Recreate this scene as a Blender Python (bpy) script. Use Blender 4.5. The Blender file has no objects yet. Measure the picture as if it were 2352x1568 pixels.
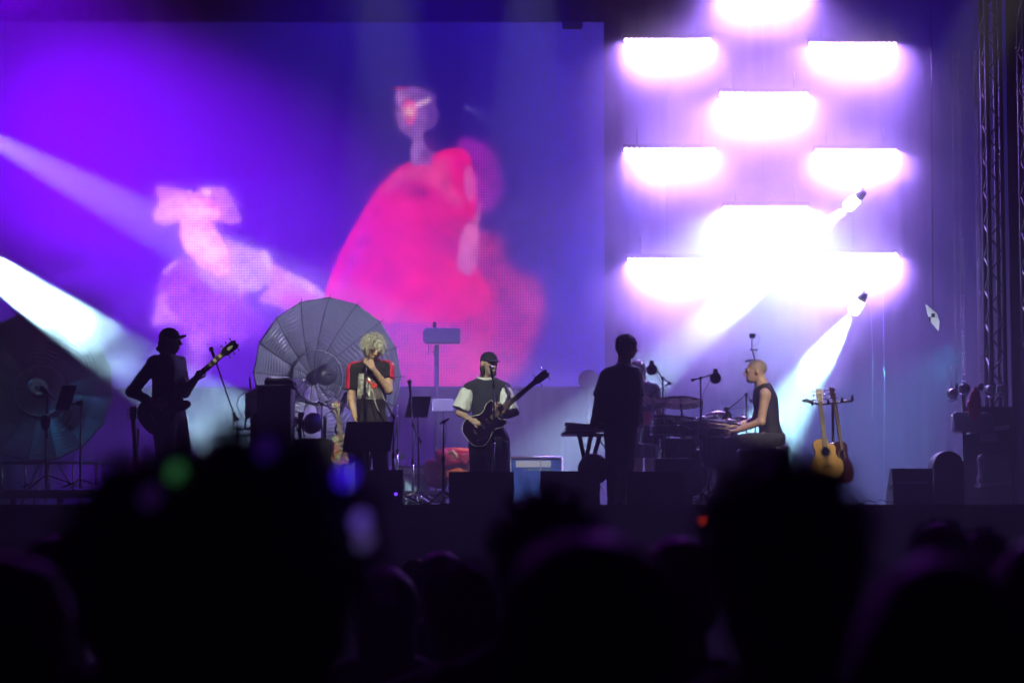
import bpy, math, random
import numpy as np
from mathutils import Vector, Matrix
random.seed(7); np.random.seed(7)
SC = bpy.context.scene
COL = SC.collection
R = math.radians
# ---------------------------------------------------------------- camera
CAMZ = 1.75; FPX = 5345.0; PITCH = math.atan((1200-784)/FPX)
cam = bpy.data.cameras.new("camera"); camo = bpy.data.objects.new("camera", cam); COL.objects.link(camo)
camo.location = (0, 0, CAMZ); camo.rotation_euler = (R(90)+PITCH, 0, 0)
cam.sensor_width = 36.0; cam.lens = FPX/2352*36; cam.clip_start = 0.05; cam.clip_end = 500
cam.dof.use_dof = True; cam.dof.focus_distance = 25.3; cam.dof.aperture_fstop = (cam.lens/1000)/0.028
SC.camera = camo
cp, sp = math.cos(PITCH), math.sin(PITCH)
def P(px, py, Y):
    """a point of the place at depth Y, seen at (px,py) of the 2352x1568 picture"""
    u = (px-1176)/FPX; v = -(py-784)/FPX
    dy = cp - v*sp; dz = sp + v*cp
    t = Y/dy
    return Vector((u*t, Y, CAMZ + dz*t))
def pix(X, Y, Z):
    z = Z-CAMZ; d = Y*cp+z*sp; w = -Y*sp+z*cp
    return 1176+FPX*X/d, 784-FPX*w/d
# ---------------------------------------------------------------- sky, exposure
W = bpy.data.worlds.new("World"); SC.world = W; W.use_nodes = True
nt = W.node_tree; bg = nt.nodes["Background"]
sky = nt.nodes.new("ShaderNodeTexSky"); sky.sky_type = 'NISHITA'; sky.sun_disc = False
sky.sun_elevation = R(-4); sky.sun_rotation = R(200)
nt.links.new(sky.outputs[0], bg.inputs[0]); bg.inputs[1].default_value = 0.0004
vs = SC.view_settings; vs.view_transform = 'Standard'; vs.look = 'None'; vs.exposure = 0; vs.gamma = 1
cy = SC.cycles
cy.use_denoising = True; cy.max_bounces = 5; cy.diffuse_bounces = 2; cy.glossy_bounces = 2
cy.transmission_bounces = 3; cy.transparent_max_bounces = 8; cy.volume_bounces = 0
cy.sample_clamp_indirect = 6; cy.use_adaptive_sampling = True; cy.adaptive_threshold = 0.01; cy.volume_step_rate = 1.0; cy.volume_max_steps = 128
cy.caustics_reflective = False; cy.caustics_refractive = False
try: cy.denoiser = 'OPENIMAGEDENOISE'
except Exception: pass
# ---------------------------------------------------------------- stage lamps
DECK = 1.93
def s2l(c):
    c = np.asarray(c, float); return np.where(c <= .04045, c/12.92, ((c+.055)/1.055)**2.4)
def C8(r, g, b): return tuple(float(x) for x in s2l([r/255, g/255, b/255]))
def aim(o, target):
    d = Vector(target)-o.location
    o.rotation_euler = d.to_track_quat('-Z', 'Y').to_euler()
def spot(loc, target, cone, power, color, blend=.3, size=.05, name="stage_spot"):
    l = bpy.data.lights.new(name, 'SPOT'); l.energy = power; l.color = color; l.spot_size = R(cone)
    l.spot_blend = blend; l.shadow_soft_size = size
    o = bpy.data.objects.new(name, l); COL.objects.link(o); o.location = loc; aim(o, target); return o
def area(loc, target, sx, sy, power, color, spread=120, name="stage_area"):
    l = bpy.data.lights.new(name, 'AREA'); l.shape = 'RECTANGLE'; l.size = sx; l.size_y = sy
    l.energy = power; l.color = color; l.spread = R(spread)
    o = bpy.data.objects.new(name, l); COL.objects.link(o); o.location = loc; aim(o, target); return o
BEAM = (.62, .86, 1.0)
# two profile beams from the left tower, two from the right tower
spot(P(-290, 435, 27.5), P(560, 1010, 30.5), 11.5, 330000, (.5,.85,1), .22, .04)
spot(P(-180, 235, 29.5), P(820, 760, 31.0), 12.5, 60000, (.5,.42,1), .5, .05)
spot(P(1940, 480, 30.4), P(1010, 1262, 33.6), 13.0, 470000, (.55,.85,1), .55, .05)
spot(P(1955, 722, 30.0), P(1700, 1100, 33.5), 20, 230000, (.42,.85,1), .7, .05)
# lamp bars of the blinder wall: (left px, right px, y)
BARS = [(1433,1633,92),(1857,2060,101),(1652,1857,216),(1432,1645,344),(1872,2060,346),(1662,1857,477),(1440,1650,597),(1866,2062,585),(1645,1850,-22)]
BY = 31.0; BSPREAD = 55
for k, (a, b, y) in enumerate(BARS):
    c = P((a+b)/2, y, BY-.12); w = (b-a)*BY/FPX
    pw = [200,190,210,190,170,330,220,220,200][k]
    colr = (.40,.20,1) if k != 5 else (.45,.7,1)
    area(c, c+Vector((0,-.42,-.9)), w, .05, pw*.2, colr, BSPREAD, "bar_lamp")
    area(c, c+Vector((0,-.2,-.98)), w, .05, pw*2.1*(1+.22*math.sin(k*3.7)), colr, 145, "bar_glow_lamp")
# colour washes on screen, drape and air
spot((-10.5, 30.0, 12.5), (-6.2, 33.8, 7.2), 42, 95000, (.20,.0,1), .9, .2, "purple_wash")
spot((-9.5, 29.0, 8.5), (-5.8, 34.0, 5.6), 42, 9000, (.25,.01,1), .9, .2, "purple_wash")
spot((-1.0, 29.5, 14.5), (-1.4, 33.4, 9.6), 54, 11000, (.03,.0,1), .9, .2, "blue_wash")
spot((9.5, 30.0, 13.0), (5.2, 33.5, 8.2), 50, 13000, (.07,.0,1), .9, .2, "violet_wash")
spot((8.6, 31.0, 9.5), (5.6, 35.5, 2.0), 60, 2400, (.02,.08,1), .9, .2, "deep_blue_wash")
spot((6.3, 32.5, 4.2), (4.9, 35.8, 2.2), 66, 1300, (.03,.5,.8), .9, .2, "cyan_wash")
spot((-8.6, 31.0, 5.5), (-5.5, 34.5, 3.2), 80, 600, (.05,.3,.7), .9, .2, "cyan_wash")
spot((1.6, 32.8, 6.5), (2.0, 35.6, 4.6), 90, 800, (.07,.08,1), .9, .2, "blue_wash")
# violet back light raking over the crowd
spot((2.5, 31.0, 12.5), (0.2, 4.0, 1.4), 13, 2800, (.36,.02,1), .6, .1, "crowd_back_light")
spot((-7.0, 31.0, 12.0), (-0.8, 5.0, 1.4), 12, 1600, (.45,.03,.9), .6, .1, "crowd_back_light")
# front of house keys on single performers
FOH = (6.0, 2.0, 9.0)
SCREEN_GAIN = 2.0
# ---------------------------------------------------------------- materials
MATS = {}
def mat(name, color, rough=.6, metal=0., emit=None, estr=0., noise=0., nscale=20., bump=0., bscale=60., spec=.5, sheen=0., trans=0., coat=0., sss=0.):
    if name in MATS: return MATS[name]
    m = bpy.data.materials.new(name); m.use_nodes = True; N = m.node_tree.nodes; L = m.node_tree.links
    b = N["Principled BSDF"]
    b.inputs["Base Color"].default_value = (*color, 1); b.inputs["Roughness"].default_value = rough
    b.inputs["Metallic"].default_value = metal; b.inputs["Specular IOR Level"].default_value = spec
    if sheen: b.inputs["Sheen Weight"].default_value = sheen; b.inputs["Sheen Roughness"].default_value = .4
    if coat: b.inputs["Coat Weight"].default_value = coat
    if trans: b.inputs["Transmission Weight"].default_value = trans
    if sss: b.inputs["Subsurface Weight"].default_value = sss; b.inputs["Subsurface Scale"].default_value = .01
    if emit: b.inputs["Emission Color"].default_value = (*emit, 1); b.inputs["Emission Strength"].default_value = estr
    tc = N.new("ShaderNodeTexCoord")
    n = N.new("ShaderNodeTexNoise"); n.inputs["Scale"].default_value = nscale; n.inputs["Detail"].default_value = 5
    L.new(tc.outputs["Object"], n.inputs["Vector"])
    amt = noise if noise else .12
    rp = N.new("ShaderNodeMapRange"); rp.inputs["From Min"].default_value = .3; rp.inputs["From Max"].default_value = .7
    rp.inputs["To Min"].default_value = 1-amt; rp.inputs["To Max"].default_value = 1+amt
    L.new(n.outputs["Fac"], rp.inputs["Value"])
    mx = N.new("ShaderNodeVectorMath"); mx.operation = 'SCALE'; mx.inputs[0].default_value = color
    L.new(rp.outputs["Result"], mx.inputs["Scale"]); L.new(mx.outputs["Vector"], b.inputs["Base Color"])
    r2 = N.new("ShaderNodeMapRange"); r2.inputs["To Min"].default_value = max(.02, rough-.12); r2.inputs["To Max"].default_value = min(1, rough+.12)
    L.new(n.outputs["Fac"], r2.inputs["Value"]); L.new(r2.outputs["Result"], b.inputs["Roughness"])
    if bump:
        n2 = N.new("ShaderNodeTexNoise"); n2.inputs["Scale"].default_value = bscale; n2.inputs["Detail"].default_value = 4
        L.new(tc.outputs["Object"], n2.inputs["Vector"])
        bp = N.new("ShaderNodeBump"); bp.inputs["Strength"].default_value = bump; bp.inputs["Distance"].default_value = .02
        L.new(n2.outputs["Fac"], bp.inputs["Height"]); L.new(bp.outputs["Normal"], b.inputs["Normal"])
    MATS[name] = m; return m
# ---------------------------------------------------------------- objects
def tag(o, label=None, cat=None, group=None, kind=None):
    if label: o["label"] = label
    if cat: o["category"] = cat
    if group: o["group"] = group
    if kind: o["kind"] = kind
    return o
def empty(name, loc, label, cat, group=None, rz=0):
    o = bpy.data.objects.new(name, None); COL.objects.link(o); o.location = loc; o.rotation_euler = (0,0,rz)
    o.empty_display_size = .1
    return tag(o, label, cat, group)
class MB:
    """collects world-space shapes into one mesh"""
    def __init__(s): s.v = []; s.f = []; s.sm = []
    def add(s, v, f, smooth=True, M=None):
        b = len(s.v)
        for p in v: s.v.append(M @ Vector(p) if M else Vector(p))
        for q in f: s.f.append([b+i for i in q]); s.sm.append(smooth)
        return s
    def box(s, c, d, rot=None, bev=0.0):
        c = Vector(c); hx, hy, hz = d[0]/2, d[1]/2, d[2]/2
        Rm = rot.to_matrix() if hasattr(rot, 'to_matrix') else (rot or Matrix.Identity(3))
        if not bev:
            v = [c+Rm@Vector((x*hx, y*hy, z*hz)) for x in (-1,1) for y in (-1,1) for z in (-1,1)]
            return s.add(v, [(0,1,3,2),(4,6,7,5),(0,4,5,1),(2,3,7,6),(0,2,6,4),(1,5,7,3)], False)
        b = min(bev, hx*.9, hy*.9, hz*.9); v = []; idx = {}
        for x in (-1,1):
            for y in (-1,1):
                for z in (-1,1):
                    for a in range(3):
                        q = [x*(hx-b), y*(hy-b), z*(hz-b)]; q[a] += (x,y,z)[a]*b
                        idx[(x,y,z,a)] = len(v); v.append(c+Rm@Vector(q))
        f = []
        for a in range(3):
            o1, o2 = [i for i in range(3) if i != a]
            for sg in (-1,1):
                loop = []
                for u, w in ((-1,-1),(1,-1),(1,1),(-1,1)):
                    k = [0,0,0]; k[a] = sg; k[o1] = u; k[o2] = w; loop.append(idx[(*k,a)])
                f.append(loop)
        for a in range(3):
            o1, o2 = [i for i in range(3) if i != a]
            for u in (-1,1):
                for w in (-1,1):
                    k0=[0,0,0]; k1=[0,0,0]; k0[a]=-1; k1[a]=1
                    for k in (k0,k1): k[o1]=u; k[o2]=w
                    f.append([idx[(*k0,o1)], idx[(*k1,o1)], idx[(*k1,o2)], idx[(*k0,o2)]])
        for x in (-1,1):
            for y in (-1,1):
                for z in (-1,1): f.append([idx[(x,y,z,a)] for a in range(3)])
        return s.add(v, f, False)
    def tube(s, pts, r, n=8, cap=True, closed=False):
        pts = [Vector(p) for p in pts]; m = len(pts)
        rs = r if hasattr(r, '__len__') else [r]*m
        t0 = (pts[1]-pts[0]).normalized(); up = Vector((0,0,1)) if abs(t0.z) < .9 else Vector((1,0,0))
        nrm = t0.cross(up).normalized(); v = []; f = []
        for i, p in enumerate(pts):
            if closed: t = (pts[(i+1)%m]-pts[i-1]).normalized()
            else: t = (pts[min(i+1,m-1)]-pts[max(i-1,0)]).normalized()
            nrm = (nrm - t*nrm.dot(t))
            if nrm.length < 1e-6: nrm = t.orthogonal()
            nrm.normalize(); bn = t.cross(nrm)
            for k in range(n):
                a = 2*math.pi*k/n; v.append(p+(nrm*math.cos(a)+bn*math.sin(a))*rs[i])
        for i in range(m if closed else m-1):
            j = (i+1) % m
            for k in range(n): f.append([i*n+k, i*n+(k+1)%n, j*n+(k+1)%n, j*n+k])
        if cap and not closed: f.append(list(range(n))[::-1]); f.append([(m-1)*n+k for k in range(n)])
        return s.add(v, f)
    def lathe(s, prof, origin=(0,0,0), axis=(0,0,1), n=20, cap=True):
        """prof = [(radius, height)] turned about axis"""
        q = Vector((0,0,1)).rotation_difference(Vector(axis).normalized()); o = Vector(origin); v = []; f = []
        for r_, h in prof:
            for k in range(n):
                a = 2*math.pi*k/n; v.append(o+q@Vector((r_*math.cos(a), r_*math.sin(a), h)))
        m = len(prof)
        for i in range(m-1):
            for k in range(n): f.append([i*n+k, i*n+(k+1)%n, (i+1)*n+(k+1)%n, (i+1)*n+k])
        if cap: f.append(list(range(n))[::-1]); f.append([(m-1)*n+k for k in range(n)])
        return s.add(v, f)
    def ball(s, c, r, n=12, m=8, rot=None):
        rr = r if hasattr(r, '__len__') else (r,r,r); c = Vector(c); v = []; f = []
        Rm = rot.to_matrix() if hasattr(rot, 'to_matrix') else (rot or Matrix.Identity(3))
        for i in range(m+1):
            t = math.pi*i/m
            for k in range(n):
                a = 2*math.pi*k/n
                v.append(c+Rm@Vector((rr[0]*math.sin(t)*math.cos(a), rr[1]*math.sin(t)*math.sin(a), rr[2]*math.cos(t))))
        for i in range(m):
            for k in range(n): f.append([i*n+k, (i+1)*n+k, (i+1)*n+(k+1)%n, i*n+(k+1)%n])
        return s.add(v, f)
    def prism(s, outline, o, ax, ay, az, depth, smooth=False, crown=0.0):
        """outline in (u,v) laid at o along ax, ay and extruded by depth along az"""
        o=Vector(o); ax=Vector(ax); ay=Vector(ay); az=Vector(az); n=len(outline)
        cu=sum(p[0] for p in outline)/n; cv=sum(p[1] for p in outline)/n
        v=[o+ax*u+ay*w for u,w in outline]+[o+ax*u+ay*w+az*depth for u,w in outline]
        f=[[i,(i+1)%n,n+(i+1)%n,n+i] for i in range(n)]
        if crown:
            rings=[(1,0),(.75,.55),(.4,.9)]
            for side,(base,sg) in enumerate(((0,-1),(1,1))):
                prev=[side*n+i for i in range(n)]
                for sc_,h in rings[1:]:
                    st=len(v)
                    v+=[o+ax*(cu+(u-cu)*sc_)+ay*(cv+(w-cv)*sc_)+az*((depth if side else 0)+sg*crown*h) for u,w in outline]
                    for i in range(n): f.append([prev[i],prev[(i+1)%n],st+(i+1)%n,st+i])
                    prev=[st+i for i in range(n)]
                v.append(o+ax*cu+ay*cv+az*((depth if side else 0)+sg*crown)); c=len(v)-1
                for i in range(n): f.append([prev[i],prev[(i+1)%n],c])
        else:
            f.append(list(range(n))[::-1]); f.append([n+i for i in range(n)])
        return s.add(v,f,smooth)
    def build(s, name, material, parent=None, smooth=None):
        me = bpy.data.meshes.new(name); me.from_pydata([tuple(p) for p in s.v], [], s.f); me.validate()
        if len(me.polygons) == len(s.sm):
            me.polygons.foreach_set('use_smooth', s.sm if smooth is None else [smooth]*len(s.sm))
        bm = bmesh.new(); bm.from_mesh(me); bmesh.ops.recalc_face_normals(bm, faces=bm.faces); bm.to_mesh(me); bm.free()
        return link(name, me, material, parent)
import bmesh
def link(name, me, material, parent=None):
    if material: me.materials.append(material)
    o = bpy.data.objects.new(name, me); COL.objects.link(o)
    if parent:
        o.parent = parent
        # shapes are made in world space: bring them into the parent's frame
        M = Matrix.Identity(4); q = parent; chain = []
        while q: chain.append(q); q = q.parent
        for q in reversed(chain): M = M @ q.matrix_basis
        o.matrix_basis = M.inverted()
        me.transform(M.inverted()); o.matrix_basis = Matrix.Identity(4)
    else:
        # own origin at the base of the thing
        if len(me.vertices):
            co = np.empty(len(me.vertices)*3); me.vertices.foreach_get('co', co); co = co.reshape(-1,3)
            c = Vector(((co[:,0].min()+co[:,0].max())/2, (co[:,1].min()+co[:,1].max())/2, co[:,2].min()))
            me.transform(Matrix.Translation(-c)); o.location = c
    return o
def children(o): return [c for c in bpy.data.objects if c.parent is o]
def copy_tree(o, parent=None, kids=None):
    if kids is None:
        kids = {}
        for q in bpy.data.objects:
            if q.parent: kids.setdefault(q.parent.name, []).append(q)
    c = o.copy(); COL.objects.link(c)
    if parent: c.parent = parent
    for ch in kids.get(o.name, []): copy_tree(ch, c, kids)
    return c
# ---------------------------------------------------------------- implicit surfaces (continuous bodies, cloth, hair)
def V(*a): return np.array(a, float)
def smin(a, b, k):
    h = np.clip(.5+.5*(b-a)/k, 0, 1); return b*(1-h)+a*h-k*h*(1-h)
def smax(a, b, k): return -smin(-a, -b, k)
def cap_(p, a, b, ra, rb):
    a = np.asarray(a, float); b = np.asarray(b, float); ab = b-a
    h = np.clip(((p-a)@ab)/max(ab@ab, 1e-9), 0, 1)
    return np.linalg.norm(p-a-h[..., None]*ab, axis=-1)-(ra+(rb-ra)*h)
def ell_(p, c, r, M=None):
    q = p-np.asarray(c, float)
    if M is not None: q = q @ np.asarray(M)       # columns = local axes
    r = np.asarray(r, float); k0 = np.linalg.norm(q/r, axis=-1); k1 = np.linalg.norm(q/(r*r), axis=-1)
    return k0*(k0-1)/np.maximum(k1, 1e-9)
def box_(p, c, h, M=None, rd=0.0):
    q = p-np.asarray(c, float)
    if M is not None: q = q @ np.asarray(M)
    q = np.abs(q)-(np.asarray(h, float)-rd)
    return np.linalg.norm(np.maximum(q, 0), axis=-1)+np.minimum(q.max(axis=-1), 0)-rd
_G = np.random.RandomState(3).rand(32,32,32)
def noise3(p, s):
    q = p*s+100.; i = np.floor(q).astype(int); f = q-i; f = f*f*(3-2*f); r = 0
    for dx in (0,1):
        for dy in (0,1):
            for dz in (0,1):
                w = (f[...,0] if dx else 1-f[...,0])*(f[...,1] if dy else 1-f[...,1])*(f[...,2] if dz else 1-f[...,2])
                r = r+w*_G[(i[...,0]+dx)%32,(i[...,1]+dy)%32,(i[...,2]+dz)%32]
    return r-.5
def surface(fn, lo, hi, res):
    """surface nets over fn(p)<0 inside the box lo..hi -> verts, faces"""
    lo = np.asarray(lo, float); hi = np.asarray(hi, float)
    n = np.ceil((hi-lo)/res).astype(int)+1
    gx, gy, gz = [lo[i]+res*np.arange(n[i]) for i in range(3)]
    D = np.empty(n)
    for i in range(n[0]):
        p = np.empty((n[1], n[2], 3)); p[...,0] = gx[i]; p[...,1] = gy[:,None]; p[...,2] = gz[None,:]
        D[i] = fn(p)
    S = D < 0
    cs = np.zeros(n-1, int); pos = np.zeros((*(n-1), 3)); cnt = np.zeros(n-1)
    sl = lambda o: tuple(slice(o[a], n[a]-1+o[a]) for a in range(3))
    corners = [(x,y,z) for x in (0,1) for y in (0,1) for z in (0,1)]
    for a in corners:
        for ax in range(3):
            if a[ax]: continue
            b = list(a); b[ax] = 1
            da, db = D[sl(a)], D[sl(b)]; cr = (da < 0) != (db < 0)
            t = np.where(cr, da/np.where(np.abs(da-db) < 1e-12, 1, da-db), 0)
            for c in range(3):
                pos[...,c] += np.where(cr, a[c]+(t if c == ax else 0), 0)
            cnt += cr
    act = cnt > 0
    idx = -np.ones(n-1, int); idx[act] = np.arange(act.sum())
    ijk = np.argwhere(act)
    vv = lo+res*(ijk+pos[act]/cnt[act][:,None])
    faces = []
    for ax in range(3):
        b1, b2 = [(1,2),(2,0),(0,1)][ax]
        s0 = [slice(0, n[a]) for a in range(3)]; s1 = list(s0)
        s0[ax] = slice(0, n[ax]-1); s1[ax] = slice(1, n[ax])
        A, B = S[tuple(s0)], S[tuple(s1)]
        e = np.argwhere(A != B)
        ok = (e[:,b1] > 0) & (e[:,b2] > 0) & (e[:,b1] < n[b1]-1) & (e[:,b2] < n[b2]-1)
        e = e[ok]
        q = []
        for d1, d2 in ((1,1),(0,1),(0,0),(1,0)):
            c = e.copy(); c[:,b1] -= d1; c[:,b2] -= d2; q.append(idx[c[:,0],c[:,1],c[:,2]])
        q = np.stack(q, 1); fl = ~A[e[:,0],e[:,1],e[:,2]]
        q[fl] = q[fl][:, ::-1]; faces.append(q)
    return vv, np.concatenate(faces)
def smesh(name, fn, lo, hi, res, material, parent=None, extra=None, disp=None):
    vv, ff = surface(fn, lo, hi, res)
    if extra:
        for v2, f2 in extra: ff = np.concatenate([ff, f2+len(vv)]); vv = np.concatenate([vv, v2])
    me = bpy.data.meshes.new(name); me.from_pydata(vv.tolist(), [], ff.tolist())
    me.polygons.foreach_set('use_smooth', [True]*len(me.polygons))
    return link(name, me, material, parent)
# ---------------------------------------------------------------- the setting
m_deck = mat("stage_deck_black", (.02,.02,.022), .55, bump=.3)
m_skirt = mat("skirt_cloth", (.035,.033,.045), .95, bump=.5, bscale=15)
m_drape = mat("backdrop_cloth", (.035,.035,.045), .95, noise=.15, nscale=2)
m_ground = mat("trodden_ground", (.06,.055,.05), .95, noise=.4, nscale=2, bump=.6, bscale=8)
tag(MB().box((0,22,-.1),(160,160,.2)).build("ground", m_ground), kind="structure")
tag(MB().box((0,30.2,DECK-.12),(24,14.4,.24)).build("stage_floor", m_deck), kind="structure")
# skirt cloth hanging from the front of the deck, in soft pleats
n = 480; v = []; f = []
for i in range(n+1):
    x = -12+24*i/n; y = 23.0-.03-.02*math.sin(x*21)-.012*math.sin(x*53+1)
    v += [(x, y, 0.002), (x, y+.01, DECK-.02)]
for i in range(n): f.append([2*i, 2*i+2, 2*i+3, 2*i+1])
sk = MB().add(v, f).build("stage_skirt", m_skirt); tag(sk, "long black pleated skirt cloth hanging along the front edge of the stage", "stage skirt")
# rear drape: folded cloth, right of the screen
def drape(x0, x1, y, z0, z1, amp, name, label):
    n = int((x1-x0)*34); v = []; f = []; rows = 8
    for j in range(rows+1):
        z = z0+(z1-z0)*j/rows
        for i in range(n+1):
            x = x0+(x1-x0)*i/n
            a = amp*(1-.5*j/rows)
            v.append((x, y+a*math.sin(x*5.1+.7*math.sin(x*1.7))+.5*a*math.sin(x*13.3+j*.15)+.2*a*math.sin(x*29+1.3*math.sin(x*3)), z))
    for j in range(rows):
        for i in range(n): f.append([j*(n+1)+i, j*(n+1)+i+1, (j+1)*(n+1)+i+1, (j+1)*(n+1)+i])
    return tag(MB().add(v, f).build(name, m_drape), label, "backdrop")
drape(-10, 7.2, 35.9, DECK, 13, .05, "backdrop_cloth", "wide pale backdrop cloth hanging behind the screen and the lamp bars")
# ---------------------------------------------------------------- video screen
def poly_sd(px, py, poly):
    poly = np.array(poly, float); d = np.full(px.shape, 1e9); ins = np.zeros(px.shape, bool); n = len(poly)
    for i in range(n):
        a = poly[i]; b = poly[(i+1) % n]; e = b-a; wx = px-a[0]; wy = py-a[1]
        t = np.clip((wx*e[0]+wy*e[1])/(e@e), 0, 1); d = np.minimum(d, np.hypot(wx-e[0]*t, wy-e[1]*t))
        c = ((a[1] <= py) & (b[1] > py)) | ((b[1] <= py) & (a[1] > py))
        xi = a[0]+(py-a[1])/np.where(abs(e[1]) < 1e-9, 1e-9, e[1])*e[0]
        ins ^= c & (px < xi)
    return np.where(ins, -d, d)
SY = 35.2
c00 = P(-320, 887, SY); c11 = P(1387, 52, SY)
NX, NZ = 620, 330
xs = np.linspace(c00.x, c11.x, NX); zs = np.linspace(c00.z, c11.z, NZ)
X, Z = np.meshgrid(xs, zs); PX, PY = pix(X, SY, Z)
img = np.zeros((NZ, NX, 3))
def n2(s, o=0.): return noise3(np.stack([PX, PY, np.full_like(PX, o)], -1), s)
wob = n2(.03)*16+n2(.08, 3)*10
img[:] = s2l([.05,.02,.24])
def lay(mask, col):
    img[:] = img*(1-mask[..., None])+s2l(np.array(col)/255.)*mask[..., None]
def blob(x, y, rx, ry, ang=0):
    c, s_ = math.cos(R(ang)), math.sin(R(ang)); u = (PX-x)*c+(PY-y)*s_; w = -(PX-x)*s_+(PY-y)*c
    return np.exp(-((u/rx)**2+(w/ry)**2))
def soft(poly, w, wb=1.0):
    t = np.clip(.5-(poly_sd(PX, PY, smooth_poly(poly))+wob*wb)/(w*1.3), 0, 1); return t*t*(3-2*t)
def smooth_poly(pts, n=4):
    for _ in range(2): pts = [tuple(np.array(pts[i])*(1-t)+np.array(pts[(i+1) % len(pts)])*t) for i in range(len(pts)) for t in (.22,.78)]
    return pts
def A_(*p): return [((360+x/3.734)*.91875, (440+y/3.734)*.91875) for x, y in p]
def B_(*p): return [((780+x/2.45)*.91875, (340+y/2.45)*.91875) for x, y in p]
lay(np.clip((PX-1050)/330, 0, 1)*.8, (56,40,160)); lay(blob(700,420,260,150)*.4, (20,6,80)); lay(blob(720,640,60,40)*.4, (90,40,120))
# the singer in the cap, on the left of the film picture
lay(soft(A_((390,720),(300,790),(180,900),(130,1050),(100,1200),(60,1400),(190,1390),(340,1360),(370,1560),(900,1560),(1200,1400),(1000,1200),(950,1050),(700,1000),(640,1080),(560,960),(470,800)), 16, .6)*.8, (136,70,200))
lay(soft(A_((470,800),(560,960),(650,1090),(900,1120),(1000,1000),(980,760),(860,620),(760,560),(700,700)), 14, .7)*.75, (172,128,214))
lay(soft(A_((850,610),(960,660),(1060,690),(1140,695),(1200,790),(1212,960),(1100,1060),(960,1080),(840,960)), 9, .3)*.8, (178,138,196))
lay(soft(A_((1195,790),(1290,860),(1400,930),(1520,985),(1640,1050),(1695,1100),(1680,1180),(1560,1190),(1400,1270),(1200,1210),(1050,1180),(1190,1010)), 8, .3)*.85, (186,116,166))
lay(soft(A_((1300,1060),(1450,1090),(1600,1150),(1560,1200),(1400,1280),(1250,1200)), 22, .6)*.75, (182,50,100)); lay(soft(A_((1330,890),(1500,975),(1690,1095),(1680,1130),(1480,1040),(1320,950)), 10, .3)*.6, (205,165,185))
lay(soft(A_((1190,800),(1202,805),(1200,1010),(1186,1010)), 4, .1)*.5, (110,60,130)); lay(soft(A_((1110,700),(1180,760),(1195,860),(1150,860),(1120,780)), 7, .2)*.55, (220,185,220))
lay(soft(A_((50,1410),(120,1180),(180,1090),(240,1230),(330,1370),(200,1380),(110,1415)), 12, .6)*.6, (208,140,216)); lay(soft(A_((190,880),(250,820),(320,780),(300,820),(230,880),(190,930)), 5, .2)*.7, (214,160,224))
lay(soft(A_((430,1440),(500,1430),(560,1480),(580,1650),(500,1900),(440,1900),(420,1700)), 18, .6)*.6, (176,110,176))
lay(soft(A_((100,80),(240,115),(400,125),(470,160),(540,100),(640,92),(770,118),(830,230),(870,330),(920,430),(830,450),(700,430),(560,460),(350,430),(200,470),(90,430),(78,330),(150,250)), 7, .25)*.9, (176,108,214))
lay(soft(A_((230,180),(380,170),(430,280),(370,400),(330,430),(200,450),(100,420),(90,340)), 10, .5)*.5, (204,150,226))
lay(soft(A_((345,360),(400,250),(480,205),(600,215),(690,270),(690,400),(640,450),(700,540),(770,660),(805,780),(780,900),(700,955),(640,900),(560,850),(470,790),(380,690),(338,560)), 8, .35)*.95, (226,144,220))
lay(soft(A_((400,560),(520,500),(640,560),(740,680),(740,790),(640,830),(540,820),(440,740),(380,650)), 22, .7)*.7, (240,176,228))
lay(blob(*A_((490,330))[0], 30, 17, 10)*.75, (240,172,222)); lay(blob(*A_((610,265))[0], 20, 10, 25)*.7, (196,84,180)); lay(blob(*A_((560,455))[0], 30, 5, 8)*.55, (170,90,190)); lay(blob(*A_((600,830))[0], 26, 6, 20)*.45, (196,110,196))
lay(soft(A_((540,130),(590,112),(625,140),(610,180),(560,190)), 5, .2)*.8, (238,186,236)); lay(soft(A_((400,130),(440,128),(450,160),(400,165)), 5, .2)*.6, (228,170,230))
lay(soft(A_((700,430),(760,300),(720,200),(780,160),(850,320),(900,430)), 9, .3)*.35, (140,88,200))
lay(blob(*A_((600,1300))[0], 90, 50, 10)*.4, (150,84,200)); lay(blob(*A_((1150,1350))[0], 60, 40, 0)*.6, (60,20,110))
# the dancer: hair and sleeve glow, skirt, arms
lay(soft(B_((890,20),(960,5),(1060,50),(1120,120),(1150,240),(1140,360),(1090,450),(1020,500),(960,470),(930,200)), 12, .4)*.85, (150,28,140))
lay(soft(B_((900,700),(1000,600),(1110,600),(1160,660),(1185,770),(1270,835),(1370,880),(1410,960),(1420,1090),(1380,1210),(1340,1300),(1290,1420),(1200,1535),(700,1535),(700,1100)), 16, .6)*.9, (176,30,78))
lay(soft(B_((350,1120),(600,1100),(900,1080),(1120,1080),(1140,1200),(1060,1400),(1000,1545),(520,1545),(440,1300)), 22, .6)*.85, (204,20,58)); lay(soft(B_((1280,860),(1380,900),(1412,1000),(1400,1120),(1300,1160),(1230,1000)), 24, .7)*.45, (180,56,120))
dress = soft(B_((75,1015),(98,900),(160,740),(240,590),(320,445),(420,300),(540,182),(640,145),(760,105),(850,76),(925,78),(965,125),(990,210),(1003,300),(1010,420),(1005,620),(1012,830),(1060,880),(1110,985),(1108,1050),(1050,1092),(950,1112),(850,1132),(700,1140),(560,1142),(430,1150),(300,1085),(200,1045)), 4, .12)
lay(dress, (236,12,72)); lay(dress*blob(*B_((560,760))[0], 150, 120)*.8, (246,10,58)); lay(dress*blob(*B_((650,900))[0], 170, 60)*.9, (255,8,52))
lay(dress*soft(B_((430,330),(540,215),(640,195),(760,150),(860,130),(840,300),(940,420),(880,440),(760,330),(640,270),(540,300),(450,345)), 16, .5)*.75, (236,70,112))
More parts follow.
